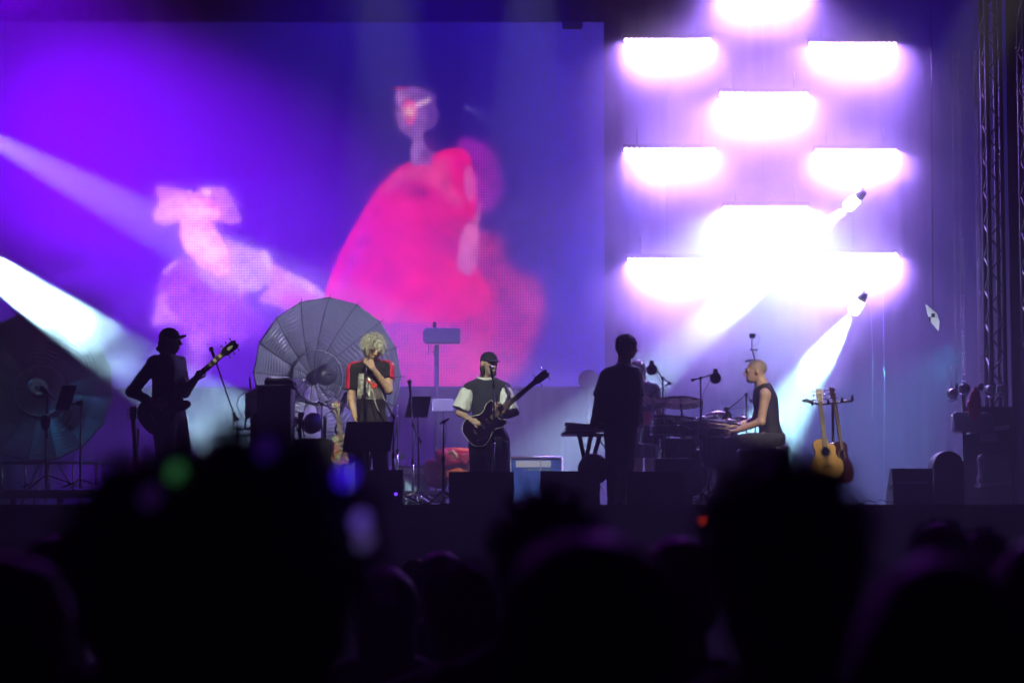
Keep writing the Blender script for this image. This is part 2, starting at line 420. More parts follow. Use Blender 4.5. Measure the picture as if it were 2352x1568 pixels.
lay(dress*blob(*B_((640,330))[0], 40, 26, 30)*.8, (184,10,70)); lay(dress*blob(*B_((820,640))[0], 60, 60)*.6, (190,14,76)); lay(dress*blob(*B_((240,780))[0], 16, 90, 24)*.7, (214,40,150)); lay(dress*blob(*B_((880,160))[0], 40, 26)*.6, (236,10,110))
lay(dress*soft(B_((880,520),(1000,520),(1010,760),(890,780),(820,690)), 16, .5)*.5, (180,12,74))
lay(soft(B_((930,200),(975,175),(998,290),(995,385),(960,405),(935,340)), 8, .25)*.8, (222,92,156))
lay(soft(B_((1040,385),(1025,520),(1015,640),(1008,800),(965,858),(925,845),(882,792),(905,690),(930,560),(985,520),(1020,440)), 6, .2)*.9, (216,96,150)); lay(soft(B_((930,560),(1000,570),(1005,790),(960,845),(900,790)), 12, .3)*.5, (236,120,170)); lay(blob(*B_((955,610))[0], 14, 12)*.6, (246,110,140))
hd_ = np.clip(.5-(poly_sd(PX, PY, [(914,202),(928,206),(934,198),(958,199),(972,206),(985,206),(1000,222),(998,240),(1006,262),(1000,284),(984,300),(972,302),(970,326),(984,342),(998,352),(990,378),(944,378),(940,350),(947,322),(938,308),(926,304),(914,286),(908,262),(914,246),(906,226)])+wob*.5)/5, 0, 1)
lay(hd_*.9, (140,84,156)); lay(hd_*soft([(958,206),(1000,212),(1010,262),(992,300),(975,300),(985,262),(970,240)], 8, .4)*.7, (74,34,110)); lay(hd_*blob(920,222,12,14)*.6, (188,120,170)); lay(hd_*blob(955,345,14,30,8)*.45, (176,120,176))
lay(soft([(922,238),(940,225),(958,238),(958,270),(942,292),(926,272)], 5, .3)*.85, (226,60,120)); lay(blob(940,257,11,11), (255,190,190))
lay(soft([(950,240),(988,222),(990,232),(957,249)], 4, .1), (226,170,200)); lay(blob(922,204,16,3)*.9, (200,30,110)); lay(blob(985,350,14,34,12)*.6, (110,24,100)); lay(blob(1105,268,34,3,35)*.45, (120,110,190)); lay(blob(1075,250,7,2,25)*.6, (150,130,200))
def blur(a, r, n=3):
    for _ in range(n):
        for ax in (0, 1):
            c = np.cumsum(np.concatenate([np.repeat(np.take(a, [0], ax), r+1, ax), a, np.repeat(np.take(a, [-1], ax), r, ax)], ax), ax); L_ = a.shape[ax]
            a = (np.take(c, range(2*r+1, 2*r+1+L_), ax)-np.take(c, range(0, L_), ax))/(2*r+1)
    return a
b1, b2 = blur(img, 1, 2), blur(img, 4)
mb_ = np.clip((780-PX)/120, 0, 1)*.22+np.clip((PX-1080)/60, 0, 1)*.8+np.clip((PY-720)/60, 0, 1)*.7+np.clip(.5+2*n2(.02, 44), 0, 1)*.35; mb_ = np.clip(mb_, 0, 1)[..., None]
img = b1*(1-mb_)+b2*mb_
veil = np.clip(.25+1.5*n2(.007, 61)+.9*n2(.018, 65), 0, 1)[..., None]*np.clip((PY-330)/300, 0, 1)[..., None]*.38*(1-.75*dress[..., None])*np.clip((PX[..., None]-560)/260, .35, 1)  # drifting haze painted into the film picture as a purple veil
img = img*(1-veil)+s2l(np.array((78,40,170))/255.)*veil
img = img*(1+.75*np.clip((800-PX)/80, 0, 1)*np.clip((PY-400)/20, 0, 1))[..., None]
img = img*(1+.5*n2(.045, 9)[..., None]+.4*n2(.11, 30)[..., None]+.25*n2(.35, 12)[..., None])
me = bpy.data.meshes.new("video_panel")
vv = np.stack([X, np.full_like(X, SY), Z], -1).reshape(-1, 3)
ii = np.arange(NX*NZ).reshape(NZ, NX)
ff = np.stack([ii[:-1,:-1], ii[:-1,1:], ii[1:,1:], ii[1:,:-1]], -1).reshape(-1, 4)
me.from_pydata(vv.tolist(), [], ff.tolist())
ca = me.color_attributes.new("picture", 'FLOAT_COLOR', 'POINT')
ca.data.foreach_set('color', np.concatenate([np.clip(img, 0, 4), np.ones((NZ, NX, 1))], -1).reshape(-1).astype(np.float32))
m_scr = bpy.data.materials.new("led_screen"); m_scr.use_nodes = True; N = m_scr.node_tree.nodes; L = m_scr.node_tree.links
b = N["Principled BSDF"]; b.inputs["Base Color"].default_value = (.06,.06,.07,1); b.inputs["Roughness"].default_value = .7
at = N.new("ShaderNodeAttribute"); at.attribute_name = "picture"
tc = N.new("ShaderNodeTexCoord"); sp_ = N.new("ShaderNodeSeparateXYZ"); L.new(tc.outputs["Object"], sp_.inputs[0])
def mth(op, a, b_=None):
    n = N.new("ShaderNodeMath"); n.operation = op
    for i, x in enumerate((a, b_)):
        if x is None: continue
        if isinstance(x, (int, float)): n.inputs[i].default_value = x
        else: L.new(x, n.inputs[i])
    return n.outputs[0]
pit = 2*math.pi/.040
sx_ = mth('POWER', mth('ABSOLUTE', mth('SINE', mth('MULTIPLY', sp_.outputs[0], pit/2))), .6)
sz_ = mth('POWER', mth('ABSOLUTE', mth('SINE', mth('MULTIPLY', sp_.outputs[2], pit/2))), .6)
dots = mth('MULTIPLY_ADD', mth('MULTIPLY', sx_, sz_), 1.45); dots.node.inputs[2].default_value = .12
L.new(at.outputs["Color"], b.inputs["Emission Color"])
L.new(mth('MULTIPLY', dots, SCREEN_GAIN), b.inputs["Emission Strength"])
scr = empty("video_screen", (float((c00.x+c11.x)/2), SY, c00.z), "giant video screen showing a dancer in a pink dress and a singer in a cap", "video screen")
link("video_panel", me, m_scr, scr)
m_black = mat("matt_black", (.012,.012,.014), .6)
m_black2 = mat("black_metal", (.02,.02,.022), .35, spec=.6)
fr = MB(); w_ = c11.x-c00.x; h_ = c11.z-c00.z; cx_ = (c11.x+c00.x)/2; cz_ = (c11.z+c00.z)/2
fr.box((cx_, SY+.12, c11.z+.015), (w_+.04, .25, .03)).box((cx_, SY+.12, c00.z-.015), (w_+.04, .25, .03))
fr.box((c00.x-.015, SY+.12, cz_), (.03, .25, h_)).box((c11.x+.015, SY+.12, cz_), (.03, .25, h_))
fr.box((cx_, SY+.2, cz_), (w_, .05, h_)); fr.build("frame", m_black, scr)
# haze fills the air of the whole place
hz = MB().box((0, 25, 8.5), (70, 90, 19.6)).build("haze", None)
m = bpy.data.materials.new("haze_air"); m.use_nodes = True; N = m.node_tree.nodes; L = m.node_tree.links
N.remove(N["Principled BSDF"]); pv = N.new("ShaderNodeVolumePrincipled"); pv.inputs["Color"].default_value = (.92,.94,1,1)
pv.inputs["Density"].default_value = .021; pv.inputs["Anisotropy"].default_value = .0
L.new(pv.outputs[0], N["Material Output"].inputs["Volume"]); hz.data.materials.append(m); hz["kind"] = "stuff"
def smoke(cx, cyy, cz, rx, ry, rz, dens, nscale=.7, contrast=1.0, color=(.95,.96,1)):
    o = MB().ball((0,0,0), (rx,ry,rz), 32, 20).build("smoke", None); o.location = (cx,cyy,cz)
    o.data.transform(Matrix.Translation((0,0,-rz)))   # own centre as origin
    m = bpy.data.materials.new("smoke"); m.use_nodes = True; N = m.node_tree.nodes; L = m.node_tree.links
    N.remove(N["Principled BSDF"]); pv = N.new("ShaderNodeVolumePrincipled"); pv.inputs["Color"].default_value = (*color,1)
    pv.inputs["Anisotropy"].default_value = .25
    tc = N.new("ShaderNodeTexCoord"); mp = N.new("ShaderNodeMapping"); mp.inputs["Scale"].default_value = (1/rx,1/ry,1/rz)
    L.new(tc.outputs["Object"], mp.inputs[0]); ln = N.new("ShaderNodeVectorMath"); ln.operation = 'LENGTH'; L.new(mp.outputs[0], ln.inputs[0])
    mr = N.new("ShaderNodeMapRange"); mr.interpolation_type = 'SMOOTHSTEP'; mr.inputs["From Min"].default_value = 1.0; mr.inputs["From Max"].default_value = .25
    mr.inputs["To Min"].default_value = 0; mr.inputs["To Max"].default_value = dens
    L.new(ln.outputs["Value"], mr.inputs["Value"])
    nz = N.new("ShaderNodeTexNoise"); nz.inputs["Scale"].default_value = nscale; nz.inputs["Detail"].default_value = 2.5
    L.new(tc.outputs["Object"], nz.inputs["Vector"])
    m2 = N.new("ShaderNodeMapRange"); m2.inputs["From Min"].default_value = .32; m2.inputs["From Max"].default_value = .68
    m2.inputs["To Min"].default_value = max(0, 1-contrast); m2.inputs["To Max"].default_value = 1+contrast
    L.new(nz.outputs["Fac"], m2.inputs["Value"])
    ml = N.new("ShaderNodeMath"); ml.operation = 'MULTIPLY'; L.new(mr.outputs[0], ml.inputs[0]); L.new(m2.outputs[0], ml.inputs[1])
    L.new(ml.outputs[0], pv.inputs["Density"]); L.new(pv.outputs[0], N["Material Output"].inputs["Volume"])
    o.data.materials.append(m); o["kind"] = "stuff"; return o
q = P(1755, 260, 31.0); smoke(q.x, 31.0, q.z, 3.1, 1.5, 4.0, .50, .8, .7)
for k_, (a_, b_, y_) in enumerate(BARS):
    q = P((a_+b_)/2, y_+34+10*math.sin(k_*4.1), 30.9); smoke(q.x+.10*math.sin(k_*2.3), 30.8, q.z, 1.05+.14*math.sin(k_*1.7), .65, .70+.12*math.sin(k_*2.9), 1.0+.25*math.sin(k_*5.3), 1.9, .9)  # dense puffs added under each bar to shape its halo
q = P(1680, 690, 30.3); smoke(q.x, 30.3, q.z, 2.2, 1.1, 1.6, .42, 1.3, 1.0)
q = P(1840, 850, 30.6); smoke(q.x, 30.6, q.z, .75, .6, .8, .55, 2.2, 1.0)
q = P(1050, 640, 32.9); smoke(q.x, 32.9, q.z, 8.6, 1.6, 3.6, .05, .34, 1.0)
q = P(140, 740, 28.6); o_ = smoke(q.x, 28.6, q.z, 2.2, .9, 1.15, .95, 2.2, 1.0); o_.rotation_euler = (0, R(34), 0)
q = P(520, 980, 30.2); smoke(q.x, 30.2, q.z, 1.1, .8, .8, .12, 1.8, 1.0)
# ---------------------------------------------------------------- people
def surface(fn, lo, hi, res):
    """surface nets over fn(p)<0 inside lo..hi; fine samples only near the surface"""
    lo = np.asarray(lo, float); hi = np.asarray(hi, float); B = 4
    nb = np.ceil((hi-lo)/(res*B)).astype(int)+1; n = nb*B+1
    cg = np.stack(np.meshgrid(*[lo[i]+res*B*(np.arange(nb[i])+.5) for i in range(3)], indexing='ij'), -1)
    Dc = fn(cg.reshape(-1,3)).reshape(nb)
    D = np.ones(n)
    D[:-1,:-1,:-1] = np.repeat(np.repeat(np.repeat(Dc, B, 0), B, 1), B, 2)
    D[-1] = 1; D[:,-1] = 1; D[:,:,-1] = 1
    near = np.abs(Dc) < res*B*2.2
    mk = np.zeros(n, bool)
    for i, j, k in np.argwhere(near): mk[i*B:i*B+B+1, j*B:j*B+B+1, k*B:k*B+B+1] = True
    pts = np.argwhere(mk); vals = np.empty(len(pts)); CH = 60000
    for a in range(0, len(pts), CH): vals[a:a+CH] = fn(lo+res*pts[a:a+CH])
    D[pts[:,0], pts[:,1], pts[:,2]] = vals
    S = D < 0
    sl = lambda o: tuple(slice(o[a], n[a]-1+o[a]) for a in range(3))
    corners = [(x,y,z) for x in (0,1) for y in (0,1) for z in (0,1)]
    cntS = sum(S[sl(c)].astype(int) for c in corners)
    act = (cntS > 0) & (cntS < 8); ijk = np.argwhere(act)
    idx = -np.ones(n-1, int); idx[act] = np.arange(len(ijk))
    pos = np.zeros((len(ijk),3)); cnt = np.zeros(len(ijk))
    g = lambda c: D[ijk[:,0]+c[0], ijk[:,1]+c[1], ijk[:,2]+c[2]]
    for a in corners:
        for ax in range(3):
            if a[ax]: continue
            b = list(a); b[ax] = 1; da, db = g(a), g(b); cr = (da < 0) != (db < 0)
            t = np.where(cr, da/np.where(np.abs(da-db) < 1e-12, 1, da-db), 0)
            for c in range(3): pos[:,c] += np.where(cr, a[c]+(t if c == ax else 0), 0)
            cnt += cr
    vv = lo+res*(ijk+pos/np.maximum(cnt,1)[:,None]); faces = []
    for ax in range(3):
        b1, b2 = [(1,2),(2,0),(0,1)][ax]
        s0 = [slice(0, n[a]) for a in range(3)]; s1 = list(s0); s0[ax] = slice(0, n[ax]-1); s1[ax] = slice(1, n[ax])
        A, Bq = S[tuple(s0)], S[tuple(s1)]; e = np.argwhere(A != Bq)
        e = e[(e[:,b1] > 0) & (e[:,b2] > 0) & (e[:,b1] < n[b1]-1) & (e[:,b2] < n[b2]-1)]
        q = []
        for d1, d2 in ((1,1),(0,1),(0,0),(1,0)):
            c = e.copy(); c[:,b1] -= d1; c[:,b2] -= d2; q.append(idx[c[:,0],c[:,1],c[:,2]])
        q = np.stack(q, 1); fl = ~A[e[:,0],e[:,1],e[:,2]]; q[fl] = q[fl][:, ::-1]; faces.append(q)
    F = np.concatenate(faces); return vv, F[(F >= 0).all(1)]

def rotm(yaw, pitch=0., roll=0.):
    """columns: right, face direction, up.  yaw 0 faces the audience (-y); +90 faces picture right"""
    M = Matrix.Rotation(R(180+yaw), 3, 'Z') @ Matrix.Rotation(R(-pitch), 3, 'X') @ Matrix.Rotation(R(roll), 3, 'Y')
    return np.array(M)
def u_(v): v = np.asarray(v, float); return v/max(np.linalg.norm(v), 1e-9)
def head_sd(p, c, M, s=1.0, jaw=1.0):
    q = ((p-c) @ M)/s
    d = ell_(q, (0,-.018,.028), (.077,.098,.09))
    d = smin(d, ell_(q, (0,.025,-.03), (.06,.068,.082)), .03)
    d = smin(d, ell_(q, (0,.048,-.083), (.036*jaw,.04,.03)), .025)
    qa = np.stack([np.abs(q[...,0]), q[...,1], q[...,2]], -1)
    d = smax(d, -ell_(qa, (.032,.103,.004), (.024,.019,.015)), .010)
    d = smin(d, ell_(qa, (.031,.082,.004), (.0125,.0125,.0115)), .003)
    d = smin(d, ell_(qa, (.028,.09,.024), (.026,.01,.006)), .01)
    d = smin(d, cap_(q, (0,.092,.008), (0,.116,-.028), .009,.013), .008)
    d = smin(d, ell_(qa, (.011,.104,-.032), (.009,.01,.007)), .006)
    d = smin(d, ell_(q, (0,.094,-.054), (.024,.012,.0055)), .005)
    d = smin(d, ell_(q, (0,.092,-.065), (.02,.012,.006)), .005)
    d = smax(d, -ell_(q, (0,.106,-.0595), (.022,.008,.0018)), .003)
    d = smin(d, ell_(qa, (.081,-.008,-.006), (.010,.021,.034)), .006)
    return d*s
def chain(pts, rads): return [(pts[i], pts[i+1], rads[i], rads[i+1]) for i in range(len(pts)-1)]
def hand_caps(w, d, n, side, curl=.5, spread=.1, thumb=.6, s=1.0):
    """w wrist, d towards the fingers, n palm normal (fingers curl to n), side = +1/-1 thumb side along d x n"""
    w = np.asarray(w, float); d = u_(d); n = np.asarray(n, float); n = u_(n-d*(n@d)); t = np.cross(d, n)*side; out = []
    for k in range(3):
        a = (-.028+.028*k)*s; out.append((w+t*a*.6, w+d*.082*s+t*a, .017*s, .0145*s))
    L = [(.036,.024,.019),(.043,.028,.02),(.041,.026,.02),(.031,.02,.018)]
    cs = curl if hasattr(curl, '__len__') else [curl]*4
    for k in range(4):
        off = (.030-.0195*k)*s; b = w+d*(.086 if k in (1,2) else .081)*s+t*off
        a = .0; p = b; dd0 = u_(d+t*spread*(1.5-k)*.5)
        pts = [p]
        for j, l in enumerate(L[k]):
            a += cs[k]*(1.15 if j else .9)+(.06 if j == 0 else 0)
            p = p+(dd0*math.cos(a)+n*math.sin(a))*l*s; pts.append(p)
        out += chain(pts, [.0095*s,.0088*s,.008*s,.0068*s])
    b = w+d*.022*s+t*.026*s
    p1 = b+u_(d*.75+t*.75+n*.25)*.042*s; p2 = p1+u_(d*.9+t*(.35-.5*thumb)+n*(.2+.7*thumb))*.03*s; p3 = p2+u_(d*.9+t*(.1-.6*thumb)+n*(.3+.7*thumb))*.024*s
    out += chain([b,p1,p2,p3], [.014*s,.011*s,.0095*s,.0078*s]); return out
def caps_sd(p, caps, k=.006):
    d = None
    for a, b, ra, rb in caps:
        c = cap_(p, a, b, ra, rb); d = c if d is None else smin(d, c, k)
    return d
m_skin = mat("skin_light", (.55,.36,.26), .5, noise=.1, nscale=30, sss=.05)
m_skin2 = mat("skin_tan", (.42,.26,.18), .5, noise=.1, nscale=30)
m_blackcloth = mat("black_cloth", (.012,.012,.015), .9, bump=.4, bscale=90, sheen=.1)
m_navy = mat("navy_cloth", (.03,.035,.09), .9, bump=.4, bscale=90)
m_grey = mat("grey_trouser_cloth", (.07,.075,.085), .9, bump=.4, bscale=80)
m_shoe = mat("shoe_leather", (.015,.014,.014), .45)
class Body:
    """joints in local metres: x picture right, y away from the camera, z up from the feet"""
    def __init__(s, J, fat=1.0, headyaw=0, headpitch=0, headroll=0, bodyyaw=0, hs=1.0):
        s.J = {k: np.asarray(v, float) for k, v in J.items()}; s.fat = fat
        s.HM = rotm(headyaw, headpitch, headroll); s.hs = hs; s.BM = rotm(bodyyaw)
    def torso(s, p, e=0.0, k=.06):
        J = s.J; f = s.fat; up = u_(J['neck']-J['pelvis']); M = s.BM.copy(); M[:,2] = up
        M[:,0] = u_(J['sr']-J['sl']) if abs((J['sr']-J['sl'])@up) < .2 else u_(M[:,0]-up*(M[:,0]@up)); M[:,0] = u_(M[:,0]-up*(M[:,0]@up)); M[:,1] = np.cross(up, M[:,0])
        L = np.linalg.norm(J['neck']-J['pelvis']); sw = np.linalg.norm(J['sr']-J['sl'])/2
        c = J['pelvis']+up*L*.70; d = ell_(p, c, (sw*.84*f+e, .115*f+e, L*.34+e), M)
        d = smin(d, ell_(p, J['pelvis']+up*L*.36, (.135*f+e, .098*f+e, L*.32+e), M), k)
        d = smin(d, ell_(p, J['pelvis']+up*L*.04, (.16*f+e, .112*f+e, .125+e), M), k)
        for a in ('sl','sr'): d = smin(d, cap_(p, J['neck']-up*.035, J[a]-up*.02, .062*f+e, .052*f+e), .05)
        return d
    def arm(s, p, a, e=0.0, t0=0., t1=1.):
        J = s.J; S, E_, Wr = J['s'+a]-V(0,0,.02), J['e'+a], J['w'+a]; f = s.fat
        d = cap_(p, S, E_, .053*f+e, .041*f+e)
        return smin(d, cap_(p, E_, Wr, .041*f+e, .027*f+e), .02)
    def leg(s, p, a, e=0.0, foot=True):
        J = s.J; f = s.fat; H, K, A = J['h'+a], J['k'+a], J['a'+a]
        d = cap_(p, H, K, .086*f+e, .056*f+e); d = smin(d, cap_(p, K, A, .055*f+e, .038*f+e), .03)
        c = K+(A-K)*.3+np.array((0,.012,0)); d = smin(d, ell_(p, c, (.055*f+e,.058*f+e,.13)), .03)
        return d
    def skin(s, p, hands=None, legs=True, torso=True):
        J = s.J; d = head_sd(p, J['head'], s.HM, s.hs)
        d = smin(d, cap_(p, J['head']+s.HM@np.array((0,-.03,-.05))*s.hs, J['neck'], .055*s.hs, .064*s.hs), .03)
        if torso: d = smin(d, s.torso(p), .03)
        for a in 'lr': d = smin(d, s.arm(p, a), .03)
        if legs:
            for a in 'lr':
                d = smin(d, s.leg(p, a), .03)
        return d
    def bounds(s, pad=.16):
        A = np.stack(list(s.J.values())); return A.min(0)-pad, A.max(0)+pad
def shift(verts, base): return verts+np.asarray(base)
def smesh_at(name, fn, lo, hi, res, base, material, parent=None, caps=None, cres=.0035):
    vv, ff = surface(fn, lo, hi, res)
    for cs in (caps or []):
        pts = np.array([c[0] for c in cs]+[c[1] for c in cs])
        v2, f2 = surface(lambda p: caps_sd(p, cs), pts.min(0)-.025, pts.max(0)+.025, cres)
        ff = np.concatenate([ff, f2+len(vv)]); vv = np.concatenate([vv, v2])
    me = bpy.data.meshes.new(name); me.from_pydata(shift(vv, base).tolist(), [], ff.tolist())
    me.polygons.foreach_set('use_smooth', [True]*len(me.polygons))
    return link(name, me, material, parent)
def shoe(B, a, base, yaw, material, parent, name="shoe"):
    A = B.J['a'+a]; M = rotm(yaw)
    def fn(p):
        q = (p-A) @ M; d = cap_(q, (0,-.03,-.05), (0,.14,-.065), .042, .036)
        d = smin(d, cap_(q, (0,-.02,.03), (0,-.02,-.05), .045, .045), .03)
        return np.maximum(d, -(q[...,2]+.098))
    return smesh_at(name, fn, A-.26, A+.26, .009, base, material, parent)
def strands(name, roots, tips, r, material, parent, mid=None, n=4, seg=5):
    mb = MB()
    for i, (a, b) in enumerate(zip(roots, tips)):
        a = Vector(a); b = Vector(b); m_ = Vector(mid[i]) if mid is not None else (a+b)/2
        pts = [a*(1-t)*(1-t)+m_*2*t*(1-t)+b*t*t for t in [k/seg for k in range(seg+1)]]
        mb.tube(pts, [r*(1-.75*k/seg) for k in range(seg+1)], n, cap=False)
    return mb.build("hair_strands", material, parent)
def hair_shell(c, M, sc, hs, e, cut, nz=.012, ns=40, lump=.01, ls=14):
    """skull-hugging hair; cut(q)>0 removes (face opening)"""
    def fn(p):
        q = ((p-c) @ M)/hs
        d = ell_(q, (0,-.02,.03), (.077+e, .098+e, .09+e*sc))
        d = smin(d, ell_(q, (0,-.04,-.03), (.07+e, .07+e, .09)), .03)
        d = d+nz*noise3(p, ns)+lump*noise3(p, ls)
        return np.maximum(d, cut(q))*hs
    return fn
def local(px, py, Y, base, dy=0.): 
    q = P(px, py, Y+dy); return np.array((q.x-base[0], Y+dy-base[1], q.z-base[2]))
def face_bits(c, M, hs, base, t, eye=True):
    for sg in (-1,1):
        e = base+c+M@(V(sg*.031,.0915,.004)*hs); MB().ball(tuple(e), .0075*hs, 8, 6).build("eye", mat("eye_dark", (.02,.015,.012), .2), t)
        a = [base+c+M@(V(sg*x,y,z)*hs) for x,y,z in ((.012,.104,.022),(.03,.101,.028),(.048,.088,.023))]; MB().tube([tuple(q) for q in a], [.004,.005,.003], 6).build("eyebrow", mat("brow_dark", (.06,.04,.03), .8), t)
def clothes(name, fn, B, base, res, material, parent, pad=.2, lohi=None):
    lo, hi = lohi or B.bounds(pad); return smesh_at(name, fn, lo, hi, res, base, material, parent)
def wrinkle(p, a=.006): return a*noise3(p*np.array((1,1,.55)), 26)+a*.7*noise3(p*np.array((1,1,.8)), 60)
# ---- guitarist in a cap, side on, at the left
def make_guitarist():
    Y = 24.2; bx = P(395, 1160, Y).x; base = (bx, Y, DECK)
    L = lambda px, py, dy=0.: local(px, py, Y, base, dy)
    J = dict(head=L(391,782), neck=L(385,816,.02), pelvis=L(386,958), sl=L(356,832,-.10), el=L(303,899,-.12), wl=L(352,925,-.24),
             sr=L(409,828,.13), er=L(426,902,-.03), wr=L(449,872,-.16), hl=L(376,968,-.09), hr=L(402,968,.09), kl=L(382,1062,-.12), kr=L(420,1062,.08))
    J['al'] = np.array((-.05,-.06,.09)); J['ar'] = np.array((.24,.1,.09))
    B = Body(J, 1.18, headyaw=72, headpitch=4, bodyyaw=48, hs=1.13)
    t = empty("person", base, "silhouetted guitarist in a peaked cap, side on, with a dark electric guitar", "person")
    g_ax = u_(L(515,808)-L(345,950)); hcl = hand_caps(J['wl'], g_ax*.6+V(.2,0,-.5), V(0,1,0), 1, .35, s=1.0)
    hcr = hand_caps(J['wr'], V(.45,.05,.75)-g_ax*.1, V(.6,.75,.2), -1, .75, thumb=.9)
    smesh_at("body", lambda p: B.skin(p), *B.bounds(), .011, base, m_skin2, t, [hcl, hcr])
    def shirt(p):
        d = smin(B.torso(p, .022), np.maximum(cap_(p, J['sl'], J['el'], .072,.062), 0*p[...,0]-9), .03)
        d = smin(d, cap_(p, J['el'], J['el']*.25+J['wl']*.75, .06, .046), .03)
        r = cap_(p, J['sr'], J['sr']*.25+J['er']*.75, .072, .07); d = smin(d, r, .03)
        d = np.maximum(d, J['pelvis'][2]-.10-p[...,2]); return np.maximum(d, p[...,2]-J['neck'][2]-.0)+wrinkle(p)
    clothes("shirt", shirt, B, base, .011, mat("sequin_shirt", (.008,.008,.01), .45, spec=.4, bump=1.0, bscale=220), t)
    def tr(p):
        d = smin(B.leg(p,'l',.03), B.leg(p,'r',.03), .02); M = rotm(48)
        d = smin(d, ell_(p, J['pelvis'], (.175,.13,.13), M), .05); return np.maximum(d, p[...,2]-J['pelvis'][2]-.03)+wrinkle(p)
    clothes("trousers", tr, B, base, .012, m_blackcloth, t)
    for a in 'lr': shoe(B, a, base, 60, m_shoe, t)
    c = J['head']; M = B.HM
    def capf(p):
        q = (p-c) @ M; d = ell_(q, (0,-.012,.038), (.088,.112,.098)); d = np.maximum(d, .018-q[...,2]-.15*np.maximum(-q[...,1],0))
        return d
    def brim(p):
        q = (p-c) @ M; z0 = .035+.32*(q[...,1]-.085)
        d = np.maximum(np.abs(q[...,2]-z0)-.005, ell_(q*V(1,1,0), (0,.07,0), (.082,.108,1))); return np.maximum(d, .075-q[...,1])
    cp_ = smesh_at("cap", capf, c-.17, c+.17, .006, base, m_blackcloth, t)
    smesh_at("brim", brim, c-.24, c+.24, .004, base, m_blackcloth, cp_)
    def hr(p):
        q = (p-c) @ M; d = smin(ell_(q, (0,-.085,-.035), (.07,.04,.05)), ell_(q, (0,-.115,-.09), (.05,.035,.035)), .03)
        return d+.02*noise3(p, 35)
    smesh_at("hair", hr, c-.24, c+.24, .007, base, mat("dark_hair", (.02,.014,.01), .5, bump=.6, bscale=200), t)
    # sequins catching the beam along the back sleeve
    mb = MB(); rs = random.Random(5)
    for i in range(130):
        k = rs.random(); a = J['sl']*(1-k)+J['el']*k; a = a+V(-.066,0,.03)*(1-.15*k)+V(rs.uniform(-.012,.03), -rs.random()*.05, rs.uniform(-.02,.02))+np.array(base)
        mb.ball(tuple(a), .0032, 5, 3)
    mb.build("sequins", mat("sequin", (.5,.7,.65), .12, metal=1.), t)
    return t, base, L
make_guitarist()
